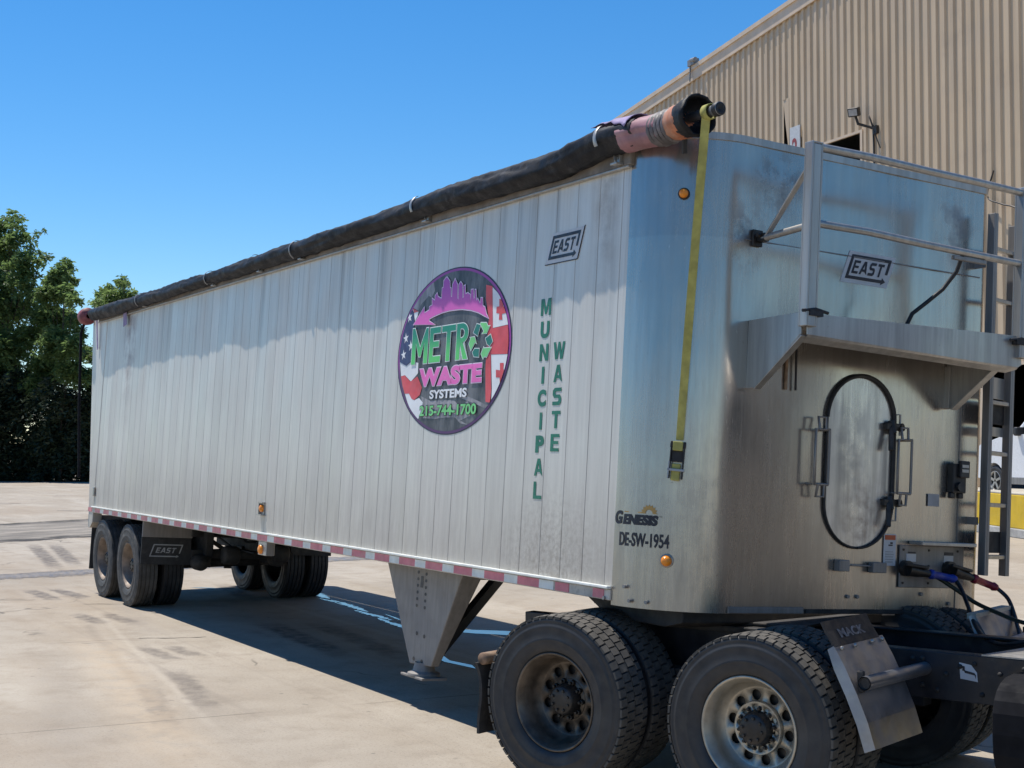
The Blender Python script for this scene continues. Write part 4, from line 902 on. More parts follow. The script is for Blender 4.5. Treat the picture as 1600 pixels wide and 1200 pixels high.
def grow(poly, g):
    # outward offset by vertex normals
    n = len(poly); ar = sum(poly[i][0] * poly[(i + 1) % n][1] - poly[(i + 1) % n][0] * poly[i][1] for i in range(n)); s = 1 if ar > 0 else -1; out = []
    for i in range(n):
        a, b, c = poly[i - 1], poly[i], poly[(i + 1) % n]
        d1 = Vector((b[0] - a[0], b[1] - a[1])).normalized(); d2 = Vector((c[0] - b[0], c[1] - b[1])).normalized()
        nn = Vector((d1.y + d2.y, -d1.x - d2.x)); nn = nn.normalized() if nn.length > 1e-6 else Vector((d1.y, -d1.x))
        k = min(2.0, 1 / max(0.4, abs(nn.dot(Vector((d1.y, -d1.x))))))
        out.append((b[0] + s * nn.x * g * k, b[1] + s * nn.y * g * k))
    return out
MB().poly(grow(LOGO['skyline'], 0.008), sidef, 0.0102).build('skyline_outline', 'lg_lpink', logo, fixn=False)
MB().poly(LOGO['skyline'], sidef, 0.0112).build('skyline', 'lg_pink', logo, fixn=False)
# METR with the recycling sign
def outlined(name, body, x0, z0, x1, z1, m, mo, b, g, d=0.0102, sh=0.0):
    o = MB(); add_text(o, sidef, d, body, x0 - g, z0 - g, x1 + g, z1 + g, bold=b + 0.028, shear=sh); ob = o.build(name + '_outline', mo, logo, fixn=False)
    i = MB(); add_text(i, sidef, d + 0.001, body, x0, z0, x1, z1, bold=b, shear=sh); return i.build(name, m, logo, fixn=False)
def letters(name, polys, m, mo, g, d):
    a = MB(); b = MB()
    for p in polys: a.poly(grow(p, g), sidef, d); b.poly(p, sidef, d + 0.001)
    a.build(name + '_outline', mo, logo, fixn=False); b.build(name, m, logo, fixn=False)
t0, b0 = 2.866, 2.598
MP = [(-3.428, b0 - .0), (-3.428, t0 + .015), (-3.39, t0 + .015), (-3.285, 2.725), (-3.19, t0 + .005), (-3.152, t0 + .005), (-3.152, b0), (-3.215, b0), (-3.215, 2.765), (-3.27, 2.655), (-3.30, 2.655), (-3.362, 2.765), (-3.362, b0)]
EP = [(-3.122, b0), (-3.122, t0), (-2.945, t0), (-2.945, t0 - .045), (-3.062, t0 - .045), (-3.062, 2.758), (-2.965, 2.758), (-2.965, 2.715), (-3.062, 2.715), (-3.062, b0 + .045), (-2.935, b0 + .045), (-2.935, b0)]
TP = [(-2.84, b0), (-2.84, t0 - .045), (-2.92, t0 - .045), (-2.92, t0), (-2.70, t0), (-2.70, t0 - .045), (-2.78, t0 - .045), (-2.78, b0)]
RP = [(-2.68, b0), (-2.68, t0)] + [(-2.60 + 0.10 * math.cos(t), 2.793 + 0.073 * math.sin(t)) for t in [math.pi / 2 - math.pi * i / 12 for i in range(13)]] + [(-2.575, 2.718), (-2.495, b0), (-2.565, b0), (-2.62, 2.71)]
# R bowl as ring: outer then slit to inner
RP += [(-2.62, 2.755)] + [(-2.60 + 0.045 * math.cos(t), 2.793 + 0.036 * math.sin(t)) for t in [-math.pi / 2 + math.pi * i / 10 for i in range(11)]] + [(-2.622, 2.829), (-2.622, b0)]
letters('metro_lettering', [MP, EP, TP, RP], 'lg_green', 'lg_line', 0.007, 0.0102)
letters('recycle_light', [LOGO['rec2'], LOGO['rec3'], LOGO['rec6']], 'lg_lgreen', 'lg_line', 0.006, 0.0102)
letters('recycle_dark', [LOGO['rec1'], LOGO['rec4'], LOGO['rec5']], 'lg_dgreen', 'lg_line', 0.006, 0.0106)
outlined('waste_print', 'WASTE', -3.27, 2.418, -2.262, 2.556, 'lg_pink2', 'lg_lpink', 0.05, 0.007)
o = MB(); add_text(o, sidef, 0.0098, 'SYSTEMS', -3.075, 2.318, -2.475, 2.386, bold=0.035); o.build('systems_print', 'lg_white', logo, fixn=False)
outlined('phone_print', '215-744-1700', -3.23, 2.188, -2.316, 2.268, 'lg_lgreen', 'lg_black', 0.03, 0.006)

# ------------------------------------------------------------ wheels
def tyre_mesh(Rt, W_, Rr, lug=True, n=72):
    mb = MB(); h = W_ / 2
    prof = [(Rr, -h + 0.035), (Rr + 0.012, -h + 0.012), (Rr + 0.035, -h + 0.004), (Rr + 0.06, -h - 0.002), (Rr + 0.075, -h - 0.003), (Rr + 0.082, -h - 0.007), (Rr + 0.088, -h - 0.003), (Rr + 0.12, -h - 0.006), (Rr + 0.15, -h - 0.002),
            (Rr + 0.158, -h - 0.005), (Rr + 0.166, -h + 0.000), (Rt - 0.040, -h + 0.006), (Rt - 0.036, -h + 0.003), (Rt - 0.018, -h + 0.012), (Rt - 0.012, -h + 0.022)]
    prof = prof + [(Rt - 0.012, -h * 0.3), (Rt - 0.011, 0)]
    prof = prof + [(r, -a) for r, a in prof[::-1][1:]]
    mb.lathe(prof, n)
    if lug:
        N = 58
        for i in range(N):
            t0_ = 2 * math.pi * i / N
            for row, (y0, y1, ph, cov) in enumerate([(-h + 0.006, -h * 0.58, 0, .78), (-h * 0.55, -h * 0.04, .5, .82), (h * 0.04, h * 0.55, 0, .82), (h * 0.58, h - 0.006, .5, .78)]):
                a = t0_ + 2 * math.pi / N * ph; b = a + 2 * math.pi / N * cov; sk = 2 * math.pi / N * 0.12
                v = []
                for yy, dt in ((y0, 0), (y1, sk)):
                    for t in (a + dt, b + dt):
                        for r in (Rt - 0.020, Rt - (0.006 if (row in (0, 3) and abs(yy) > h * .8) else 0.0)): v.append((r * math.cos(t), yy, r * math.sin(t)))
                mb.add(v, [(0, 1, 3, 2), (4, 6, 7, 5), (0, 4, 5, 1), (2, 3, 7, 6), (1, 5, 7, 3)], 1)
    else:
        for (y0, y1) in [(-h + 0.012, -h * .62), (-h * .56, -h * .22), (-h * .16, h * .16), (h * .22, h * .56), (h * .62, h - .012)]:
            mb.lathe([(Rt - 0.014, y0), (Rt, y0 + 0.003), (Rt, y1 - 0.003), (Rt - 0.014, y1)], n, smooth=False)
    return mb
def rim_mesh(Rr, depth, nh=10, hole=0.030, rm=0.175, n=60):
    # outer face at y = 0 (towards -y), disc recessed by depth
    mb = MB()
    mb.lathe([(Rr, 0.03), (Rr + 0.004, 0.006), (Rr + 0.002, -0.004), (Rr - 0.006, -0.006), (Rr - 0.014, 0.002), (Rr - 0.020, 0.02), (Rr - 0.034, 0.035), (Rr - 0.040, depth - 0.05), (Rr - 0.052, depth - 0.018), (Rr - 0.072, depth), ], n)
    ro, ri = Rr - 0.072, 0.125; yd = lambda r: depth + 0.012 * math.sin((r - ri) / (ro - ri) * math.pi) - 0.0
    sec = 2 * math.pi / nh; K = 24
    for s in range(nh):
        c0 = s * sec; outer = []; inner = []
        for k_ in range(K):
            a = 2 * math.pi * k_ / K; ca, sa = math.cos(a), math.sin(a)
            m_ = max(abs(ca), abs(sa)); u, v = ca / m_, sa / m_
            r = rm + (ro - rm) * u if u > 0 else rm + (rm - ri) * u
            th = c0 + v * sec / 2; outer.append((r * math.cos(th), yd(r), r * math.sin(th)))
            rr_, tt = rm + hole * ca, c0 + hole * sa / rm; inner.append((rr_ * math.cos(tt), yd(rr_), rr_ * math.sin(tt)))
        back = [(x, y + 0.012, z) for x, y, z in inner]
        mb.add(outer + inner + back, [(k_, (k_ + 1) % K, K + (k_ + 1) % K, K + k_) for k_ in range(K)] + [(K + k_, K + (k_ + 1) % K, 2 * K + (k_ + 1) % K, 2 * K + k_) for k_ in range(K)], 0, True)
    mb.lathe([(ri, depth), (ri - 0.004, depth - 0.006), (0.075, depth - 0.006)], n)
    return mb
def hub_mesh(depth, out=0.075, nb=10, rb=0.142, bolts=True):
    mb = MB()
    mb.lathe([(0.10, depth), (0.098, depth - 0.03), (0.085, depth - out), (0.075, depth - out - 0.01), (0.03, depth - out - 0.012), (0.001, depth - out - 0.012)], 40)
    mb.lathe([(0.24, depth + 0.05), (0.24, depth + 0.16), (0.05, depth + 0.16)], 32)
    mb.lathe([(0.23, depth + 0.045), (0.10, depth + 0.045)], 32)
    if bolts:
        for i in range(nb):
            t = 2 * math.pi * (i + .5) / nb; mb.lathe([(0.017, 0.0), (0.016, -0.024), (0.009, -0.026), (0.009, -0.045), (0.001, -0.046)], 6, (rb * 0.77 * math.cos(t), depth - 0.004, rb * 0.77 * math.sin(t)), smooth=False)
        for i in range(8):
            t = 2 * math.pi * i / 8; mb.lathe([(0.010, 0.0), (0.009, -0.014), (0.001, -0.015)], 6, (0.062 * math.cos(t), depth - out - 0.006, 0.062 * math.sin(t)), smooth=False)
    return mb
def lug_ring(depth, n_=10):
    # flange ring with round pockets (the silver star round the hub)
    mb = MB(); ri, ro, rm, hole = 0.082, 0.142, 0.113, 0.017; K = 16; sec = 2 * math.pi / n_
    for s in range(n_):
        outer = []; inner = []
        for k_ in range(K):
            a = 2 * math.pi * k_ / K; ca, sa = math.cos(a), math.sin(a); m_ = max(abs(ca), abs(sa)); u, v = ca / m_, sa / m_
            r = rm + (ro - rm) * u if u > 0 else rm + (rm - ri) * u; th = s * sec + v * sec / 2; outer.append((r * math.cos(th), depth - 0.028, r * math.sin(th)))
            rr_, tt = rm + hole * ca, s * sec + hole * sa / rm; inner.append((rr_ * math.cos(tt), depth - 0.028, rr_ * math.sin(tt)))
        back = [(x, y + 0.02, z) for x, y, z in inner]
        mb.add(outer + inner + back, [(k_, (k_ + 1) % K, K + (k_ + 1) % K, K + k_) for k_ in range(K)] + [(K + k_, K + (k_ + 1) % K, 2 * K + (k_ + 1) % K, 2 * K + k_) for k_ in range(K)], 0, True)
    mb.lathe([(ro, depth - 0.028), (ro + 0.004, depth - 0.02), (ro + 0.004, depth)], 48)
    return mb
def wheel(parent, mw, Rt, W_, Rr, lug, mt, mr, depth, ring=None, rimon=True, mh='hub'):
    e = empty('wheel', parent, mw); h = W_ / 2
    o = tyre_mesh(Rt, W_, Rr, lug).build('tyre', [mt, 'tread'], e); o.location = (0, h, 0)
    if rimon:
        o = rim_mesh(Rr, depth).build('rim', mr, e); o.location = (0, 0.02, 0)
        o = hub_mesh(depth).build('hub', mh, e); o.location = (0, 0.02, 0)
        if ring: o = lug_ring(depth).build('hub_flange', ring, e); o.location = (0, 0.02, 0)
    return e
# trailer wheels: dual pairs on two axles (near pair seen edge-on, far pair below the body)
ft = Matrix.Rotation(rad(3.575), 4, 'X')
for ax in (-11.40, -12.66):
    hub_z = lambda y: 0.0625 * y - 0.0705 + 0.512
    wheel(T, Matrix.Translation((ax, 0.03, hub_z(0.03))) @ ft, 0.515, 0.265, 0.288, False, 'tyre_dusty', 'rim_brown', 0.13)
    wheel(T, Matrix.Translation((ax, 0.36, hub_z(0.36))) @ ft, 0.515, 0.265, 0.288, False, 'tyre', 'rim_brown', 0.10, rimon=False)
    fl = Matrix.Rotation(math.pi, 4, 'Z')
    wheel(T, Matrix.Translation((ax, 2.56, hub_z(2.56))) @ ft @ fl, 0.515, 0.265, 0.288, False, 'tyre', 'rim_brown', 0.13)
    wheel(T, Matrix.Translation((ax, 2.23, hub_z(2.23))) @ ft @ fl, 0.515, 0.265, 0.288, False, 'tyre', 'rim_brown', 0.10, rimon=False)
    MB().tube([(ax, 0.2, hub_z(0.2)), (ax, 2.4, hub_z(2.4))], 0.07, 14).build('axle', 'under', T)
# suspension, cross bar, flaps
mb = MB(); mb.box(-13.0, 0.78, 0.62, -10.6, 0.88, 0.98); mb.box(-13.0, 1.71, 0.66, -10.6, 1.81, 1.0)
for x in (-12.0, -10.95): mb.box(x - 0.18, 0.74, 0.48, x + 0.18, 0.92, 0.66); mb.box(x - 0.18, 1.68, 0.52, x + 0.18, 1.86, 0.70)
mb.build('suspension', 'under', T, bevel=0.01)
mb = MB(); mb.box(-10.80, 0.64, 0.60, -10.70, 1.98, 0.70); mb.box(-10.80, 0.64, 0.86, -10.72, 1.98, 0.98); mb.bar((-10.74, 0.72, 0.92), (-10.74, 1.15, 0.66), 0.04, 0.05); mb.box(-10.80, 1.55, 0.66, -10.7, 1.9, 0.95)
mb.build('cross_bar', 'under', T, bevel=0.006)
for y0, y1 in ((0.95, 1.15), (1.60, 1.80)): MB().lathe([(0.001, 0), (0.10, 0.005), (0.115, 0.03), (0.115, y1 - y0 - 0.03), (0.10, y1 - y0 - 0.005), (0.001, y1 - y0)], 24, (-10.45, y0, 0.60 + 0.06 * y0)).build('air_tank', 'under', T)
mb = MB(); mb.lathe([(0.001, 0), (0.085, 0.005), (0.10, 0.02), (0.10, 0.16), (0.001, 0.18)], 20, (-10.72, 0.72, 0.55), 'x'); mb.lathe([(0.001, 0), (0.085, 0.005), (0.10, 0.02), (0.10, 0.16), (0.001, 0.18)], 20, (-10.72, 1.72, 0.62), 'x'); mb.build('brake_chamber', 'under', T)
def flap(x, y0, y1, zb, zt, zg, words):
    o = MB().box(x - 0.008, y0, zb, x + 0.008, y1, zt).build('mud_flap', 'flap', T)
    MB().box(x - 0.012, y0, zt, x + 0.012, y1 + 0.01, zg).build('flap_hanger', 'landing', T, bevel=0.003)
    if words:
        f = lambda a, b, d: (x + 0.008 + d, a, b)
        east(f, y0 + 0.10, zb + 0.095, 0.42, 0.155, 0.05, name='flap_print', parent=o, mats=('flap_grey', 'flap_grey'), border_only=True)
flap(-10.78, 0.025, 0.645, 0.505, 0.838, 1.03, True); flap(-10.78, 1.965, 2.53, 0.66, 0.86, 1.03, True); flap(-13.30, 0.03, 0.62, 0.26, 0.82, 1.0, False); flap(-13.30, 1.95, 2.55, 0.30, 0.84, 1.0, False)
mb = MB()
for a, b in [((-10.66, 0.8, 0.95), (-10.6, 1.7, 0.9)), ((-10.66, 0.9, 0.9), (-10.3, 1.3, 0.7)), ((-10.66, 1.2, 0.93), (-10.66, 1.45, 0.82))]:
    a, b = Vector(a), Vector(b); mb.tube([a, (a + b) / 2 - Vector((0, 0, 0.06)), b], 0.014, 8)
mb.build('brake_line', 'hose', T)
# landing legs
def leg(y0, sg):
    top0, top1, b0_, b1_ = -4.10, -2.76, -3.575, -3.20
    yt, yb = y0 + sg * 0.18, y0 + sg * 0.07
    v = [(top0, y0, 1.03), (top1, y0, 1.03), (b1_, y0, 0.275), (b0_, y0, 0.255), (top0, yt, 1.03), (top1, yt, 1.03), (b1_, yb, 0.275), (b0_, yb, 0.255)]
    o = MB().add(v, [(0, 1, 2, 3), (4, 5, 6, 7), (0, 1, 5, 4), (1, 2, 6, 5), (2, 3, 7, 6), (3, 0, 4, 7)]).build('landing_leg', 'landing', T, bevel=0.008)
    f = (lambda a, b, d: (a, y0 - sg * d, b))
    mb = MB()
    def dot(x, z, rx, rz): mb.poly([(x + rx * math.cos(2 * math.pi * i / 14), z + rz * math.sin(2 * math.pi * i / 14)) for i in range(14)], f, 0.002)
    for i in range(6): dot(-3.50, 0.975 - i * 0.052, 0.018, 0.013); dot(-3.36, 0.97 - i * 0.052, 0.018, 0.013)
    mb.poly([(-3.455, 0.86), (-3.41, 0.86), (-3.405, 0.95), (-3.45, 0.95)], f, 0.0025)
    for x, z in ((-3.47, 0.50), (-3.34, 0.49), (-3.50, 0.30), (-3.36, 0.295)): dot(x, z, 0.02, 0.016)
    mb.build('leg_hole', 'ink', o)  # flat black shapes stand for the dark inside the holes
    fb = MB(); ym = y0 + sg * 0.04
    fb.lathe([(0.13, 0.0), (0.13, 0.02), (0.09, 0.035), (0.075, 0.10)], 20, (-3.39, ym, 0.185), 'z'); fb.box(-3.58, ym - 0.11, 0.168, -3.20, ym + 0.11, 0.186)
    fb.build('leg_foot', 'landing2', o, bevel=0.004)
leg(0.20, 1); leg(2.39, -1)
mb = MB(); mb.bar((-3.36, 0.28, 0.30), (-3.42, 0.92, 0.99), 0.09, 0.07); mb.bar((-3.36, 2.31, 0.30), (-3.42, 1.67, 0.99), 0.09, 0.07); mb.box(-3.5, 0.36, 0.93, -3.40, 2.2, 1.0)
mb.build('leg_brace', 'frame', T)

# ------------------------------------------------------------ strap and hoses (things that hang on the trailer)
def thing(name, label, cat, group=None, mw=TM): return tag(empty(name, None, mw), label, cat, group)
sp = thing('ratchet_strap', 'yellow webbing strap with ratchet hanging from the tarp roller down the front corner', 'strap')
p0 = Vector((0.352, -0.095, 3.845)); p1 = Vector((-0.095, 0.155, 2.01))
mb = MB(); nseg = 24; vs = []
for i in range(nseg + 1):
    q = p0.lerp(p1, i / nseg); wv = Vector((0.75, 0.66, 0)).normalized() * 0.024; tw = Vector((0.66, -0.75, 0)) * 0.003
    sway = Vector((0.6, -0.7, 0)) * (0.012 * math.sin(i / nseg * math.pi)); q = q + sway
    ang = 0.35 * math.sin(i / nseg * 4.0); wv = Matrix.Rotation(ang, 3, 'Z') @ wv
    vs += [q - wv - tw, q + wv - tw, q + wv + tw, q - wv + tw]
fs = []
for i in range(nseg):
    a = i * 4
    for j in range(4): fs.append((a + j, a + (j + 1) % 4, a + 4 + (j + 1) % 4, a + 4 + j))
mb.add(vs, fs); mb.lathe([(0.041, -0.025), (0.045, -0.025), (0.045, 0.025), (0.041, 0.025)], 20, (0.352, -0.078, 3.834), 'x')
mb.build('webbing', 'strap', sp)
rk = empty('ratchet', sp, Matrix.Translation((-0.100, 0.146, 1.90)) @ Matrix.Rotation(rad(48), 4, 'Z') @ Matrix.Rotation(rad(3), 4, 'Y'))
mb = MB(); mb.box(-0.042, -0.03, -0.12, -0.034, 0.012, 0.10); mb.box(0.034, -0.03, -0.12, 0.042, 0.012, 0.10); mb.tube([(-0.045, -0.012, 0.08), (0.045, -0.012, 0.08)], 0.018, 12); mb.box(-0.034, -0.012, -0.02, 0.034, 0.0, 0.045)
mb.build('ratchet_frame', 'black', rk, bevel=0.003)
mb = MB(); mb.box(-0.030, -0.034, 0.045, 0.030, -0.006, 0.10); mb.box(-0.026, -0.022, -0.13, 0.026, -0.008, -0.03); mb.build('ratchet_web', 'strap', rk, bevel=0.006)
mb = MB(); mb.box(-0.05, -0.034, -0.075, 0.05, -0.022, -0.06); mb.box(-0.046, -0.034, -0.12, -0.038, -0.03, -0.02); mb.build('ratchet_bar', 'steel', rk, bevel=0.003)
def smooth_path(P, n=6):
    P = [Vector(p) for p in P]; out = []
    for i in range(len(P) - 1):
        a, b, c, d = P[max(i - 1, 0)], P[i], P[i + 1], P[min(i + 2, len(P) - 1)]
        for j in range(n):
            t = j / n; out.append(0.5 * ((2 * b) + (-a + c) * t + (2 * a - 5 * b + 4 * c - d) * t * t + (-a + 3 * b - 3 * c + d) * t ** 3))
    return out + [P[-1]]
def air_hose(label, grip, gm, line, mh):
    e = thing('air_hose', label, 'hose', 'hoses between tractor and trailer')
    MB().tube(smooth_path(line), 0.0135, 10).build('hose', mh, e)
    if grip:
        a, b = Vector(grip[0]), Vector(grip[1]); d = (b - a).normalized()
        MB().tube([a, a + d * 0.005, a + d * 0.03, a + d * 0.032, b - d * 0.03, b - d * 0.028, b], [0.024, 0.031, 0.031, 0.024, 0.024, 0.029, 0.022], 16).build('grip', gm, e)
        gl_ = MB(); s = a - d * 0.16
        gl_.tube([Vector((0.012, s.y + 0.01, s.z + 0.005)), Vector((0.055, s.y + 0.01, s.z + 0.005))], 0.05, 18)
        gl_.tube([s + Vector((0.0, 0, 0)), s + d * 0.07, a], [0.042, 0.036, 0.022], 14); gl_.bar(s + Vector((0.03, -0.05, 0.035)), s + d * 0.12 + Vector((0.03, 0, 0.035)), 0.03, 0.02)
        gl_.build('glad_hand', 'hub', e, bevel=0.004)
air_hose('black air hose with blue grip plugged into the trailer front', [(0.09, 2.03, 1.275), (0.13, 2.222, 1.247)], 'blue', [(0.13, 2.222, 1.247), (0.2, 2.206, 1.183), (0.3, 2.151, 1.1), (0.45, 2.046, 1.008), (0.6, 1.954, 0.945), (0.8, 1.837, 0.925), (1.0, 1.739, 0.943), (1.2, 1.711, 0.997), (1.5, 1.648, 1.111), (2.2, 1.6, 1.3)], 'hose')
air_hose('black air hose with red grip plugged into the trailer front', [(0.10, 2.41, 1.255), (0.13, 2.601, 1.198)], 'red', [(0.13, 2.601, 1.198), (0.2, 2.631, 1.134), (0.3, 2.579, 1.041), (0.42, 2.483, 0.953), (0.55, 2.38, 0.878), (0.8, 2.307, 0.82), (1.1, 2.302, 0.84), (1.8, 2.2, 1.2)], 'hose')
air_hose('thin dark green electric cable running from beside the blue grip to the tractor', None, None, [(0.02, 2.08, 1.265), (0.06, 2.141, 1.248), (0.15, 2.244, 1.167), (0.25, 2.281, 1.108), (0.45, 2.258, 1.064), (0.7, 2.196, 1.032), (1.1, 2.156, 1.012), (1.9, 2.1, 1.1)], 'hose_green')
# ------------------------------------------------------------ tractor chassis, turned left under the trailer's nose
TR = empty('truck_tractor', None, Matrix.Translation((-1.0773, 0.8894, 0)) @ Matrix.Rotation(rad(20.03), 4, 'Z'))
tag(TR, 'black truck tractor chassis with tandem dual wheels coupled under the trailer front', 'truck')
def mirror(mw): return mw
for ax, mr, mt, ring, mh in ((0.0, 'rim_dirty', 'tyre', None, 'hub'), (1.333, 'rim_alu', 'tyre', 'rim_alu', 'hub')):
    fl = Matrix.Rotation(math.pi, 4, 'Z'); sp_ = Matrix.Rotation(rad(9 if ax else 22), 4, 'Y')
    wheel(TR, Matrix.Translation((ax, -1.22, 0.5)) @ sp_, 0.517, 0.27, 0.292, True, mt, mr, 0.15 if ax == 0 else 0.125, ring, True, mh)
    wheel(TR, Matrix.Translation((ax, -0.89, 0.5)), 0.517, 0.27, 0.292, True, mt, mr, 0.1, None, False)
    wheel(TR, Matrix.Translation((ax, 1.22, 0.5)) @ fl, 0.517, 0.27, 0.292, True, mt, mr, 0.15, None, True)
    wheel(TR, Matrix.Translation((ax, 0.89, 0.5)) @ fl, 0.517, 0.27, 0.292, True, mt, mr, 0.1, None, False)
    MB().tube([(ax, -0.95, 0.5), (ax, 0.95, 0.5)], 0.075, 16).build('axle', 'under', TR)
    MB().lathe([(0.001, -0.2), (0.16, -0.14), (0.2, 0), (0.16, 0.14), (0.001, 0.2)], 20, (ax, 0, 0.5), 'x').build('differential', 'under', TR)
def channel(y, s):
    mb = MB(); mb.box(-0.85, y - 0.005, 0.65, 7.0, y + 0.005, 0.905); mb.box(-0.85, y, 0.895, 7.0, y - s * 0.085, 0.906); mb.box(-0.85, y, 0.649, 7.0, y - s * 0.085, 0.66)
    return mb
fr = channel(-0.43, -1).build('frame_rail', 'frame', TR, bevel=0.003); channel(0.43, 1).build('frame_rail', 'frame', TR, bevel=0.003)
mb = MB()
for (x, z) in [(1.93, 0.86), (1.985, 0.865), (1.985, 0.82), (1.985, 0.72), (2.07, 0.70), (2.2, 0.84), (2.32, 0.70), (2.42, 0.82), (2.5, 0.68), (2.28, 0.86), (2.12, 0.79), (2.55, 0.86)]:
    mb.lathe([(0.014, 0), (0.012, -0.012), (0.001, -0.014)], 10, (x, -0.435, z))
mb.build('frame_bolt', 'under', fr)
# torn white sticker on the rail
f_ = lambda a, b, d: (a, -0.435 - d, b)
mb = MB(); mb.poly([(2.195, 0.862), (2.262, 0.853), (2.293, 0.815), (2.297, 0.765), (2.285, 0.767), (2.20, 0.775)], f_, 0.0015)
st_ = mb.build('torn_sticker', 'white', fr)
mb = MB(); mb.poly([(2.213, 0.845), (2.226, 0.843), (2.226, 0.822), (2.28, 0.812), (2.288, 0.80), (2.286, 0.78), (2.280, 0.80), (2.226, 0.808), (2.222, 0.818), (2.212, 0.818)], f_, 0.003); mb.build('sticker_print', 'ink', st_)
mb = MB()
for x in (-0.7, 0.35, 0.98, 2.4, 3.6): mb.box(x - 0.05, -0.425, 0.67, x + 0.05, 0.425, 0.88)
mb.build('crossmember', 'under', TR)
# suspension beams and fifth wheel
mb = MB()
for y in (-0.55, 0.55): mb.prism([(-0.25, 0.42), (1.58, 0.42), (1.58, 0.52), (0.95, 0.68), (0.38, 0.68), (-0.25, 0.52)], (lambda a, b, d: (a, d, b)), y - 0.06, y + 0.06)
mb.build('suspension_beam', 'under', TR, bevel=0.01)
mb = MB(); mb.box(0.30, -0.48, 0.905, 1.05, 0.48, 0.945); mb.prism([(0.2, 0.945), (1.12, 0.945), (1.25, 0.975), (0.05, 0.955)], (lambda a, b, d: (a, d, b)), -0.40, 0.40)
mb.build('fifth_wheel', 'under', TR, bevel=0.01)
# deck plate behind the cab
mb = MB(); mb.prism([(2.32, -0.44), (4.6, -0.44), (4.6, 0.44), (2.50, 0.44)], (lambda a, b, d: (a, b, d)), 0.908, 0.916)
mb.build('deck_plate', 'alu', TR)
# quarter fenders with flap and tube
def fender(sg):
    e = empty('fender', TR); y0, y1 = -1.20 * sg, -0.635 * sg
    P = [(1.845, 1.00), (1.905, 0.90), (1.97, 0.77), (2.03, 0.63), (2.07, 0.50)]
    mb = MB(); vs = []
    for x, z in P:
        for y in (y0, y1): vs += [(x, y, z), (x - 0.006, y, z - 0.004)]
    fs = []
    for i in range(len(P) - 1):
        a = i * 4; fs += [(a, a + 4, a + 6, a + 2), (a + 1, a + 5, a + 7, a + 3), (a, a + 4, a + 5, a + 1), (a + 2, a + 6, a + 7, a + 3)]
    fs += [(0, 1, 3, 2), (16, 17, 19, 18)]
    mb.add(vs, fs, 0, False)
    for yy in (y0, y1):
        vs = []
        for i, (x, z) in enumerate(P):
            k = 0.055 if i else 0.03
            vs += [(x - 0.002, yy, z - 0.001), (x - k, yy - 0.012 * sg * (1 if yy == y0 else -1), z - 0.02), (x - 0.002, yy + 0.004 * sg, z - 0.001), (x - k, yy - 0.008 * sg * (1 if yy == y0 else -1), z - 0.024)]
        fs = []
        for i in range(len(P) - 1):
            a = i * 4; fs += [(a, a + 4, a + 5, a + 1), (a + 2, a + 6, a + 7, a + 3), (a + 1, a + 5, a + 7, a + 3)]
        mb.add(vs, fs)
    mb.build('fender_plate', 'steel', e)
    if sg > 0:
        mb = MB(); q = [(1.851, 0.995), (1.80, 1.07), (1.775, 1.118)]; vs = [];
        for x, z in q:
            for y in (y0 - 0.0 , y1 - 0.05): vs += [(x, y, z), (x - 0.008, y, z - 0.004)]
        fs = []
        for i in range(2):
            a = i * 4; fs += [(a, a + 4, a + 6, a + 2), (a + 1, a + 5, a + 7, a + 3), (a, a + 4, a + 5, a + 1), (a + 2, a + 6, a + 7, a + 3)]
        fs += [(8, 9, 11, 10), (0, 1, 3, 2)]
        mb.add(vs, fs); fl_ = mb.build('fender_flap', 'black', e)
        def ff(a, b, d):
            t = (b - 0.0); n = Vector((0.826, 0, 0.563)); p = Vector((1.851 - 0.0 - 0.56 * t, a, 0.995 + 0.826 * t)); return tuple(p + n * (d + 0.001))
        mb = MB(); add_text(mb, ff, 0.002, 'MACK', y0 + 0.115, 0.040, y0 + 0.40, 0.092, bold=0.04); mb.build('flap_lettering', 'flap_text', fl_)
        mb = MB()
        for y in (-1.15, -1.0, -0.80, -0.68): mb.lathe([(0.012, 0), (0.010, 0.012), (0.001, 0.013)], 8, (1.862, y, 0.985), 'x')
        mb.build('fender_bolt', 'alu', e)
    else:
        mb = MB(); mb.box(1.80, y1, 0.965, 1.86, y0, 1.0); mb.build('fender_flap', 'conc', e)
    mb = MB(); mb.tube([(2.0, -0.43 * sg, 0.81), (2.02, -1.215 * sg, 0.828)], 0.036, 20, cap=False); mb.tube([(2.0, -0.43 * sg, 0.81), (2.02, -1.215 * sg, 0.828)], 0.030, 20, cap=False)
    ft_ = mb.build('fender_tube', 'steel', e)
    MB().lathe([(0.030, 0), (0.001, 0.0)], 16, (2.0195, -1.205 * sg, 0.828)).build('tube_hollow_dark', 'black', ft_)  # black disc stands for the shaded hollow of the open tube end
    mb = MB(); mb.box(1.955, min(-1.17 * sg, -1.14 * sg), 0.77, 1.99, max(-1.17 * sg, -1.14 * sg), 0.88); mb.build('tube_bracket', 'under', e, bevel=0.006)
fender(1); fender(-1)
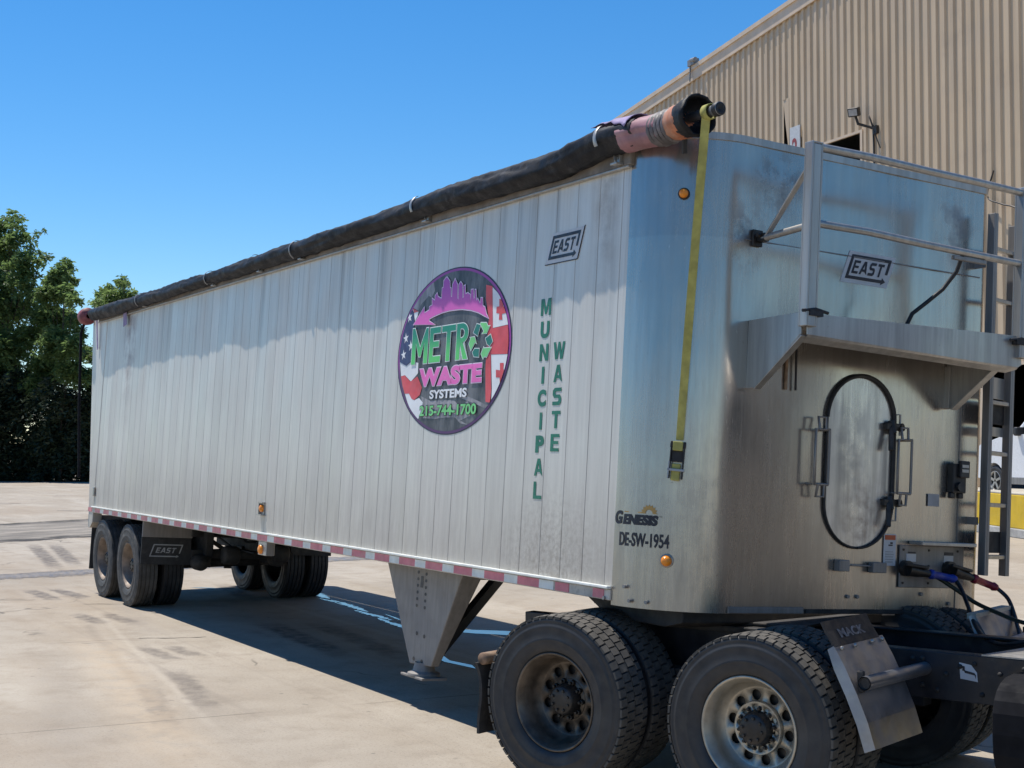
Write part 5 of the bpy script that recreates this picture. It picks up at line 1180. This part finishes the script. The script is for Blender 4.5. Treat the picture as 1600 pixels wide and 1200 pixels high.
# rear flap hanger with flap (both sides)
for sg in (1, -1):
    e = empty('rear_flap', TR)
    MB().lathe([(0.001, -0.0), (0.036, 0), (0.038, 0.004), (0.038, 0.78)], 18, (-0.555, -1.215 if sg > 0 else 0.435, 0.705)).build('flap_bar', 'rust', e)
    mb = MB(); y0, y1 = (-1.235, -0.62) if sg > 0 else (0.62, 1.235); vs = []
    for i in range(7):
        z = 0.68 - 0.44 * i / 6; x = -0.60 + 0.02 * math.sin(i * 0.8) + 0.004 * i
        for y in (y0 + (0.015 if i else 0) , y1): vs += [(x, y, z), (x + 0.02, y, z)]
    fs = []
    for i in range(6):
        a = i * 4; fs += [(a, a + 4, a + 6, a + 2), (a + 1, a + 5, a + 7, a + 3), (a, a + 4, a + 5, a + 1), (a + 2, a + 6, a + 7, a + 3)]
    fs += [(0, 1, 3, 2), (24, 25, 27, 26)]
    mb.add(vs, fs); mb.build('flap_sheet', 'under', e)
# fuel tank / battery box low on the right
mb = MB(); q = []
for i in range(25):
    t = 2 * math.pi * i / 24; q.append((-0.95 - 0.0 + 0.29 * math.copysign(abs(math.cos(t)) ** 0.7, math.cos(t)), 0.74 + 0.26 * math.copysign(abs(math.sin(t)) ** 0.7, math.sin(t))))
q = q[:-1]
mb.prism(q, (lambda a, b, d: (d, a + 0.22, b - 0.12)), 2.60, 3.7); mb.build('fuel_tank', 'matte_black', TR, bevel=0.03, seg=3)

# the cab stands ahead, outside the picture; the trailer's front mirrors it
cab = empty('cab', TR)
mb = MB(); mb.prism([(3.95, 0.92), (3.95, 2.75), (4.05, 2.92), (4.35, 3.0), (5.0, 2.98), (5.25, 2.9), (5.75, 1.85), (5.75, 0.7), (4.6, 0.62), (4.5, 0.92)], (lambda a, b, d: (a, d, b)), -1.12, 1.12); mb.build('cab_body', 'cab', cab, bevel=0.06, seg=3)
mb = MB(); mb.prism([(5.76, 0.75), (5.76, 1.80), (7.3, 1.62), (7.5, 1.45), (7.52, 0.75)], (lambda a, b, d: (a, d, b)), -0.62, 0.62); mb.build('hood', 'cab', cab, bevel=0.06, seg=3)
mb = MB(); mb.box(3.935, -0.55, 1.95, 3.948, 0.55, 2.5); mb.build('rear_window', 'glass_dark', cab, bevel=0.004)
for sg in (-1, 1):
    MB().prism([(4.35, 1.85), (4.35, 2.6), (5.1, 2.6), (5.45, 1.85)], (lambda a, b, d: (a, d, b)), 1.122 * sg - 0.004, 1.122 * sg + 0.004).build('side_window', 'glass_dark', cab)
    MB().tube([(3.80, 0.98 * sg, 0.95), (3.80, 0.98 * sg, 3.5), (3.72, 0.98 * sg, 3.7)], 0.065, 18).build('exhaust_stack', 'steel', cab)
    mb = MB()
    mb.prism([(5.82, 0.75)] + [(6.4 + 0.62 * math.cos(rad(180 - 15 * i)), 0.62 + 0.62 * math.sin(rad(180 - 15 * i))) for i in range(13)] + [(7.0, 0.7)] + [(6.4 + 0.56 * math.cos(rad(15 * i)), 0.6 + 0.56 * math.sin(rad(15 * i))) for i in range(13)], (lambda a, b, d: (a, d, b)), min(0.64 * sg, 1.18 * sg), max(0.64 * sg, 1.18 * sg)); mb.build('front_fender', 'cab', cab, bevel=0.02)
    wheel(TR, Matrix.Translation((6.4, 1.15 * sg, 0.5)) @ (Matrix.Rotation(math.pi, 4, 'Z') if sg > 0 else Matrix.Identity(4)), 0.515, 0.28, 0.292, False, 'tyre', 'rim_alu', 0.03)

# ------------------------------------------------------------ building
B0 = Vector((-25.72, 27.18, 0)); BD = Vector((-0.9902, 0.1408, 0)).normalized(); BN = Vector((-0.1408, -0.9902, 0)).normalized()
bld = empty('warehouse', None, Matrix.Translation(B0) @ Matrix.Rotation(math.atan2(BD.y, BD.x), 4, 'Z'))
tag(bld, 'tan corrugated metal transfer building with tall dock opening behind the trailer', 'building')
# local frame: x along the wall (away from the camera), y towards the yard is +? (rotated 172 deg): outward is +y
zt_ = lambda s: 17.62 - 0.0885 * s if s > -24 else 17.62 + 0.0885 * 24 + 0.0885 * (s + 24)
PT = 0.383; S0, S1 = -34, 24.2
# openings snapped to ribs
OPEN = [(0.9, 4.2, 0.7, 11.95), (-13.0, -4.55, 0.7, 4.2)]
nrib0 = int(S0 / PT)
mb = MB()
outw = 1.0
def col(sa, sb, z0, z1, ya, yb):
    mb.add([(sa, ya, z0), (sb, yb, z0), (sb, yb, z1 if not callable(z1) else z1(sb)), (sa, ya, z1 if not callable(z1) else z1(sa))], [(0, 1, 2, 3)])
nr = int((S1 - S0) / PT)
slit_i = None
for i in range(nr):
    s = S0 + i * PT
    prof = [(0, 0.0), (0.17, 0.0), (0.205, 0.055), (0.335, 0.055), (0.37, 0.0), (PT, 0.0)]
    iv = [(0.0, zt_)]
    for a, b, z0, z1 in OPEN:
        if s + PT * .5 > a and s + PT * .5 < b:
            iv = [(0.0, z0), (z1, zt_)] if z0 > 0 else [(z1, zt_)]
    if s < 5.2 <= s + PT:
        iv = [(0.0, 9.0), (13.95, zt_)]; slit_i = s
    for (pa, ya), (pb, yb) in zip(prof[:-1], prof[1:]):
        for z0, z1 in iv: col(s + pa, s + pb, z0, z1, ya, yb)
mb.build('front_wall', 'wall', bld, fixn=False)
# the bent sheet beside the slit
mb = MB(); s = slit_i
mb.add([(s - 0.02, 0.05, 9.0), (s - 0.02, 0.05, 13.97), (s + PT - 0.02, 0.03, 13.97), (s + 0.25, 0.03, 13.2), (s + 0.08, 0.04, 12.4), (s + 0.0, 0.06, 11.6)], [(0, 1, 2, 3, 4, 5)])
mb.build('bent_sheet', 'wall', bld)
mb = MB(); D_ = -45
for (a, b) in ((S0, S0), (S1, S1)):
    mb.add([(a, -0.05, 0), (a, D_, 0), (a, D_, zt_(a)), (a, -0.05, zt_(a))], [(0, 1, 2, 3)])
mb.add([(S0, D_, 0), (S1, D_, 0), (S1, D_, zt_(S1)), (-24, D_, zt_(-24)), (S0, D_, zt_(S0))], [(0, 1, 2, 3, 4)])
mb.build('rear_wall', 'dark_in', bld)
mb = MB()
for a, b in ((S0 - .3, -24), (-24, S1 + .3)):
    mb.add([(a, 0.14, zt_(a) + 0.02), (b, 0.14, zt_(b) + 0.02), (b, D_, zt_(b) + 0.02), (a, D_, zt_(a) + 0.02), (a, 0.14, zt_(a) + 0.12), (b, 0.14, zt_(b) + 0.12), (b, D_, zt_(b) + 0.12), (a, D_, zt_(a) + 0.12)], [(0, 1, 2, 3), (4, 5, 6, 7), (0, 1, 5, 4), (2, 3, 7, 6), (0, 3, 7, 4), (1, 2, 6, 5)])
mb.build('roof', 'roof', bld)
mb = MB()
for a, b in ((S0 - .3, -24), (-24, S1 + .3)):
    for (y0, y1, d0, d1) in ((0.06, 0.125, -0.46, 0.05), (0.125, 0.18, -0.06, 0.10)):
        mb.add([(a, y0, zt_(a) + d0), (b, y0, zt_(b) + d0), (b, y1, zt_(b) + d0), (a, y1, zt_(a) + d0), (a, y0, zt_(a) + d1), (b, y0, zt_(b) + d1), (b, y1, zt_(b) + d1), (a, y1, zt_(a) + d1)], [(0, 1, 2, 3), (4, 5, 6, 7), (0, 1, 5, 4), (2, 3, 7, 6), (0, 3, 7, 4), (1, 2, 6, 5)])
mb.build('rake_trim', 'trim', bld)
# little vent on the rake, jambs, header
mb = MB(); s = 11.6; mb.box(s - 0.25, 0.0, zt_(s) + 0.1, s + 0.25, 0.25, zt_(s) + 0.35); mb.tube([(s, 0.2, zt_(s) + 0.3), (s - .4, 0.25, zt_(s) + 0.25)], 0.09, 10); mb.tube([(s + .1, 0.2, zt_(s) + 0.2), (s + .1, 0.22, zt_(s) - 0.5)], 0.03, 8); mb.build('vent', 'alu_dim', bld, bevel=0.02)
for a, b, z0, z1 in OPEN:
    mb = MB(); mb.box(a - 0.06, -0.02, z0, a + 0.06, 0.075, z1 + 0.05); mb.box(b - 0.06, -0.02, z0, b + 0.06, 0.075, z1 + 0.05); mb.box(a + 0.06, -0.02, z1 - 0.03, b - 0.06, 0.066, z1 + 0.05)
    mb.build('door_frame', 'trim', bld)
MB().add([(S0, -0.1, 0.72), (S1, -0.1, 0.72), (S1, D_, 0.72), (S0, D_, 0.72)], [(0, 1, 2, 3)]).build('hall_floor', 'conc_grey', bld)
mb = MB(); mb.tube([(0.25, 0.09, 12.0), (0.22, 0.09, 11.4), (0.20, 0.09, 9.6), (0.25, 0.09, 0.9)], 0.03, 8); mb.tube(smooth_path([(0.25, 0.10, 12.0), (0.30, 0.2, 12.3), (0.1, 0.22, 11.9), (-0.15, 0.12, 11.2)]), 0.018, 8); mb.build('conduit', 'hub', bld)
mb = MB(); mb.tube(smooth_path([(-5.2, 0.09, 9.6), (-5.0, 0.14, 8.9), (-5.6, 0.2, 8.6), (-6.3, 0.2, 8.3), (-6.6, 0.15, 7.4), (-6.0, 0.12, 6.4), (-6.3, 0.1, 5.0)]), 0.022, 8); mb.build('conduit', 'hub', bld)
BM = bld.matrix_world if False else Matrix.Translation(B0) @ Matrix.Rotation(math.atan2(BD.y, BD.x), 4, 'Z')
sg_ = thing('door_sign', 'white board with red numeral 2 on the tan wall above the trailer', 'sign', mw=BM @ Matrix.Translation((4.62, 0.075, 12.25)))
MB().box(-0.31, 0.0, -0.65, 0.31, 0.03, 0.62).build('sign_board', 'white', sg_, bevel=0.005)
mb = MB(); add_text(mb, (lambda a, b, d: (-a, 0.03 + d, b)), 0.006, '2', -0.16, -0.42, 0.16, 0.22, bold=0.03); mb.build('sign_numeral', 'sign_red', sg_)
fl_ = thing('flood_light', 'small grey flood light on an arm above the tall dock opening', 'lamp', mw=BM @ Matrix.Translation((0.55, 0.35, 12.45)))
mb = MB(); mb.bar((0.05, 0.15, 0.02), (-0.06, 0.32, -0.05), 0.36, 0.28, (0, 0, 1)); mb.build('lamp_head', 'hub', fl_, bevel=0.03)
MB().bar((-0.062, 0.323, -0.052), (-0.068, 0.331, -0.055), 0.27, 0.20).build('lamp_glass', 'flap_grey', fl_)
mb = MB(); mb.tube([(0.05, 0.15, -0.1), (-0.02, 0.1, -0.38), (-0.25, -0.15, -0.5), (-0.45, -0.3, -0.62)], 0.045, 8); mb.box(-0.55, -0.32, -0.75, -0.37, -0.2, -0.5); mb.build('lamp_arm', 'hub', fl_)
# maroon container standing inside the low opening
mc = thing('container', 'maroon steel container inside the dark opening behind the white car', 'container', mw=BM @ Matrix.Translation((-8.3, -4.2, 0.724)))
mb = MB(); mb.box(-2.6, -1.2, 0, 2.6, 1.2, 2.9)
for i in range(12): mb.box(-2.55 + i * 0.45, 1.2, 0.1, -2.43 + i * 0.45, 1.26, 2.8)
mb.build('container_body', 'maroon', mc, bevel=0.02)
mb = MB(); mb.box(-2.65, -1.25, 2.9, 2.65, 1.28, 3.02); mb.box(-2.65, 1.262, 1.9, 2.65, 1.30, 2.0); mb.build('container_rim', 'maroon', mc, bevel=0.01)

# ------------------------------------------------------------ raised apron with the yellow wall, white car
CP = Vector((-15.18, 20.44, 0)); CD = Vector((-0.9076, 0.4199, 0)).normalized()
CM = Matrix.Translation(CP) @ Matrix.Rotation(math.atan2(CD.y, CD.x), 4, 'Z')
# local x along the wall (away), local -y ... behind the wall; the yard side is +y
sgn = -1 if (CM.to_3x3() @ Vector((0, 1, 0))).dot(Vector((6.65, -4.75, 0)) - CP) < 0 else 1
yw = thing('dock_wall', 'low yellow painted concrete wall with bare top at the right behind the ladder', 'wall', mw=CM)
ys = lambda a: a * sgn
mb = MB(); mb.box(-22, min(ys(0), ys(-.45)), 0.2, 3.0, max(ys(0), ys(-.45)), 0.93); mb.build('yellow_face', 'yellow', yw, bevel=0.02)
mb = MB(); mb.box(-22, min(ys(-0.01), ys(-.6)), 0.932, 3.0, max(ys(-0.01), ys(-.6)), 0.97); mb.build('wall_cap', 'conc', yw, bevel=0.01)
mb = MB(); mb.box(-22, min(ys(0.03), ys(-.45)), 0.0, 3.0, max(ys(0.03), ys(-.45)), 0.198); mb.build('wall_base', 'conc_grey', yw, bevel=0.02)
tp = MB().add([tuple(CM @ Vector((-22, ys(-0.62), 0))), tuple(CM @ Vector((3, ys(-0.62), 0))), tuple(B0 + BD * 5 + BN * -0.2), tuple(B0 - BD * 30 + BN * -0.2)], [(0, 1, 2, 3)])
tp.v = [(a, b, 0.82) for a, b, c in tp.v]; tpo = tp.build('raised_apron', 'conc'); struct(tpo)

HD = Vector((-0.962, 0.273, 0)).normalized()
car = thing('parked_car', 'white car parked behind the yellow wall, front wheel seen through the ladder', 'car', mw=Matrix.Translation((-16.3, 22.45, 0.82)) @ Matrix.Rotation(math.atan2(HD.y, HD.x), 4, 'Z'))
# car local: x forward, front axle at x = 0, visible flank at +y or -y (towards the camera)
cs = 1 if (Matrix.Rotation(math.atan2(HD.y, HD.x), 3, 'Z') @ Vector((0, 1, 0))).dot(Vector((0, -1, 0))) > 0 else -1
def arc(cx, cz, r, a0, a1, n): return [(cx + r * math.cos(rad(a0 + (a1 - a0) * i / n)), cz + r * math.sin(rad(a0 + (a1 - a0) * i / n))) for i in range(n + 1)]
prof = [(0.95, 0.45), (0.98, 0.75), (0.90, 1.0), (0.55, 1.20), (-0.35, 1.40), (-0.55, 1.44), (-3.9, 1.42), (-3.98, 0.9), (-3.95, 0.5)] + [(-3.42, 0.40)] + arc(-3.0, 0.36, 0.42, 180, 0, 12) + [(-2.58, 0.30), (-0.43, 0.30)] + arc(0.0, 0.36, 0.42, 180, 0, 12) + [(0.45, 0.40)]
mb = MB().prism(prof, xz, -0.88 * 1, 0.88 * 1); mb.build('car_body', 'car_white', car, bevel=0.05, seg=3)
mb = MB().prism([(-0.55, 1.42), (-1.45, 2.05), (-1.9, 2.12), (-3.5, 2.10), (-3.9, 1.42)], xz, -0.76, 0.76); mb.build('car_cabin', 'car_white', car, bevel=0.06, seg=3)
mb = MB()
for s in (-1, 1):
    y = 0.765 * s
    mb.prism([(-0.85, 1.46), (-1.52, 1.96), (-2.05, 2.0), (-2.05, 1.46)], xz, y - 0.01, y + 0.01); mb.prism([(-2.15, 1.46), (-2.15, 2.0), (-3.2, 1.98), (-3.35, 1.46)], xz, y - 0.01, y + 0.01)
mb.build('car_window', 'glass_dark', car)
mb = MB()
for s in (-1, 1): mb.box(-1.1, 0.80 * s - 0.05, 1.40, -0.95, 0.80 * s + 0.20 * s, 1.60)
mb.build('car_mirror', 'plastic', car, bevel=0.04, seg=3)
mb = MB()
for s in (-1, 1): mb.box(-2.55, 0.885 * s - 0.01, 0.30, -0.45, 0.885 * s + 0.012, 0.46)
mb.build('car_sill', 'alu_dim', car, bevel=0.008)
for ax in (0.0, -3.0):
    for s in (-1, 1):
        e = empty('wheel', car, Matrix.Translation((ax, 0.86 * s, 0.36)) @ (Matrix.Rotation(0 if s < 0 else math.pi, 4, 'Z')))
        MB().lathe([(0.23, 0.02), (0.24, 0.0), (0.30, -0.008), (0.345, 0.01), (0.36, 0.03), (0.36, 0.19), (0.34, 0.21), (0.2, 0.2)], 40).build('tyre', 'tyre', e)
        mb = MB(); mb.lathe([(0.235, 0.012), (0.228, -0.004), (0.212, 0.004), (0.205, 0.05)], 40)
        for k_ in range(5):
            t = 2 * math.pi * k_ / 5 + .3; mb.bar((0.03 * math.cos(t), 0.012, 0.03 * math.sin(t)), (0.215 * math.cos(t), 0.006, 0.215 * math.sin(t)), 0.055, 0.016, (0, 1, 0))
        mb.build('rim', 'alu', e); MB().lathe([(0.205, 0.06), (0.001, 0.06)], 24).build('brake_disc', 'plastic', e)

# ------------------------------------------------------------ trees beyond the yard
CAM = Vector(cam.location); FW = Vector((-0.8654, 0.4994, 0)).normalized(); RT = Vector((0.4998, 0.8661, 0)).normalized()
def at(px, py, Z): # a point at depth Z metres seen through photo pixel (1600 wide), used only to read positions off the photo
    return CAM + FW * Z + RT * ((px - 800) / 2226 * Z) + Vector((0, 0, (693 - py) / 2226 * Z))
def tree(name, label, cat, base, clumps, leafm, nleaf, size, trunk_r, group=None, long=2.6, trunk=True):
    e = empty(name, None, Matrix.Translation(base)); tag(e, label, cat, group)
    base = Vector(base); cl = [(Vector(c) - base, r) for c, r in clumps]
    tot = sum(r * r for c, r in cl); V = []; F = 0
    verts = []
    for c, r in cl:
        n_ = max(24, int(nleaf * r * r / tot)); per = 22; nb = max(3, n_ // per)
        # branchlets: start inside the clump, arch outwards and droop; leaflets stand along both sides
        d = rng.normal(size=(nb, 3)); d[:, 2] = d[:, 2] * 0.75 + 0.25; d /= np.linalg.norm(d, axis=1)[:, None]
        st = np.array(c) + d * r * rng.uniform(0.05, 0.75, size=(nb, 1)); ln = r * rng.uniform(0.35, 0.75, size=(nb, 1)) + 0.25
        d2 = d + rng.normal(size=(nb, 3)) * 0.45; d2 /= np.linalg.norm(d2, axis=1)[:, None]
        bi = np.repeat(np.arange(nb), per); tt = np.tile(np.linspace(0.1, 1, per), nb)[:, None]
        p = st[bi] + d2[bi] * ln[bi] * tt + np.array([0, 0, -1.0]) * (tt ** 2) * ln[bi] * 0.42 + rng.normal(size=(nb * per, 3)) * 0.07
        n2 = nb * per
        sd = np.cross(d2[bi], np.array([0, 0, 1.0])); sd /= np.linalg.norm(sd, axis=1)[:, None] + 1e-6
        a = sd * np.where(rng.random((n2, 1)) < .5, -1, 1) + d2[bi] * 0.35 + rng.normal(size=(n2, 3)) * 0.45; a[:, 2] -= 0.45; a /= np.linalg.norm(a, axis=1)[:, None]
        b = rng.normal(size=(n2, 3)) * 0.5 + d2[bi]; b -= a * (b * a).sum(1)[:, None]; b /= np.linalg.norm(b, axis=1)[:, None] + 1e-6
        L = size * rng.uniform(0.6, 1.4, size=(n2, 1)); Wl = L / long
        q = np.stack([p, p + a * L * .5 - b * Wl * .5, p + a * L, p + a * L * .5 + b * Wl * .5], 1)
        verts.append(q.reshape(-1, 3))
    v = np.concatenate(verts); nf = len(v) // 4
    me = bpy.data.meshes.new('crown'); me.vertices.add(len(v)); me.vertices.foreach_set('co', v.ravel())
    me.loops.add(nf * 4); me.loops.foreach_set('vertex_index', np.arange(nf * 4, dtype=np.int32))
    me.polygons.add(nf); me.polygons.foreach_set('loop_start', np.arange(nf, dtype=np.int32) * 4); me.polygons.foreach_set('loop_total', np.full(nf, 4, dtype=np.int32))
    me.update(calc_edges=True); me.materials.append(M[leafm]); o = bpy.data.objects.new('crown', me); C.objects.link(o); o.parent = e
    if trunk:
        top = max(cl, key=lambda q: q[0].z)[0]; mb = MB()
        j = Vector((top.x * 0.15, top.y * 0.15, top.z * 0.35))
        path = smooth_path([(0, 0, -0.1), (0.1, 0.05, top.z * 0.15), j, (top.x * 0.6, top.y * 0.6, top.z * 0.7), top], 5)
        mb.tube(path, [trunk_r * (1 - 0.85 * i / (len(path) - 1)) for i in range(len(path))], 10)
        for c, r in cl[::2]:
            s = Vector((c.x * 0.15, c.y * 0.15, min(c.z * 0.5, top.z * 0.5))); m_ = s.lerp(c, 0.5) + Vector((0, 0, 0.3)); pa = smooth_path([s, m_, c], 4)
            mb.tube(pa, [trunk_r * 0.2 * (1 - 0.85 * i / (len(pa) - 1)) for i in range(len(pa))], 6)
        mb.build('trunk', 'bark', e)
    return e
def clumps_from(lst, Z, jit=2.0):
    out = []
    for px, py, r in lst:
        out.append((at(px, py, Z + random.uniform(-jit, jit)), r / 2226 * Z))
    return out
A = [(14, 338, 10), (22, 352, 10), (-8, 358, 22), (36, 372, 9), (16, 378, 15), (52, 388, 7), (58, 362, 4), (-40, 400, 40), (2, 405, 28), (38, 405, 15), (62, 404, 8), (74, 402, 4), (-8, 450, 36), (34, 440, 20), (-45, 480, 46), (16, 486, 32), (50, 470, 14), (-12, 545, 44), (38, 535, 24), (-60, 560, 56), (24, 420, 16), (-22, 382, 20), (10, 590, 34), (60, 520, 15), (30, 620, 26), (-30, 620, 40), (60, 600, 20)]
tree('broadleaf_tree', 'tallest dark green tree with feathery top at the left edge', 'tree', (at(-5, 750, 80).x, at(-5, 750, 80).y, 0), clumps_from(A, 80), 'leaf', 52000, 0.27, 0.20, 'trees beyond the yard')
Bc = [(98, 414, 7), (90, 424, 9), (82, 434, 10), (104, 436, 7), (76, 456, 15), (100, 458, 11), (113, 466, 5), (70, 494, 18), (96, 496, 15), (114, 500, 7), (122, 520, 6), (88, 536, 22), (112, 540, 13), (130, 548, 8), (72, 572, 20), (108, 578, 16), (134, 585, 8), (148, 556, 7), (160, 600, 18)]
tree('broadleaf_tree', 'shorter rounded green tree between the tallest tree and the trailer', 'tree', (at(95, 750, 77).x, at(95, 750, 77).y, 0), clumps_from(Bc, 77), 'leaf', 30000, 0.25, 0.12, 'trees beyond the yard')
Dc = [(158, 460, 7), (170, 454, 9), (190, 444, 7), (180, 462, 12), (202, 462, 9), (170, 480, 16), (200, 485, 16), (185, 520, 26), (215, 480, 11), (150, 472, 6), (192, 436, 4), (186, 440, 4)]
tree('broadleaf_tree', 'pale green tree top showing above the rear of the trailer', 'tree', (at(185, 750, 95).x, at(185, 750, 95).y, 0), clumps_from(Dc, 95), 'leaf_light', 14000, 0.26, 0.18, 'trees beyond the yard')
def row(x0, x1, n, y, r0, r1): return [(x0 + (x1 - x0) * (i + .5) / n + random.uniform(-4, 4), y + random.uniform(-5, 3), random.uniform(r0, r1)) for i in range(n)]
def bank(x0, x1, n, ytop, ybot, r0, r1):
    return [(random.uniform(x0, x1), random.uniform(ytop, ybot), random.uniform(r0, r1)) for _ in range(n)]
tree('shrub', 'dark shady shrub thicket under the tallest tree at the left edge', 'shrub', (at(0, 752, 79).x, at(0, 752, 79).y, 0), clumps_from(bank(-70, 62, 34, 600, 720, 20, 44) + row(-72, 64, 14, 742, 13, 20) + row(-72, 64, 12, 720, 20, 30), 79, 1.5), 'leaf_shaded', 44000, 0.27, 0.12, 'shrubs beyond the yard', trunk=False)
tree('shrub', 'dark shady shrub thicket beside the rear end of the trailer', 'shrub', (at(110, 752, 78).x, at(110, 752, 78).y, 0), clumps_from(bank(50, 190, 36, 600, 720, 18, 42) + row(50, 190, 14, 742, 13, 20) + row(50, 190, 12, 720, 20, 30), 78, 1.5), 'leaf_shaded', 44000, 0.27, 0.12, 'shrubs beyond the yard', trunk=False)

split_all()
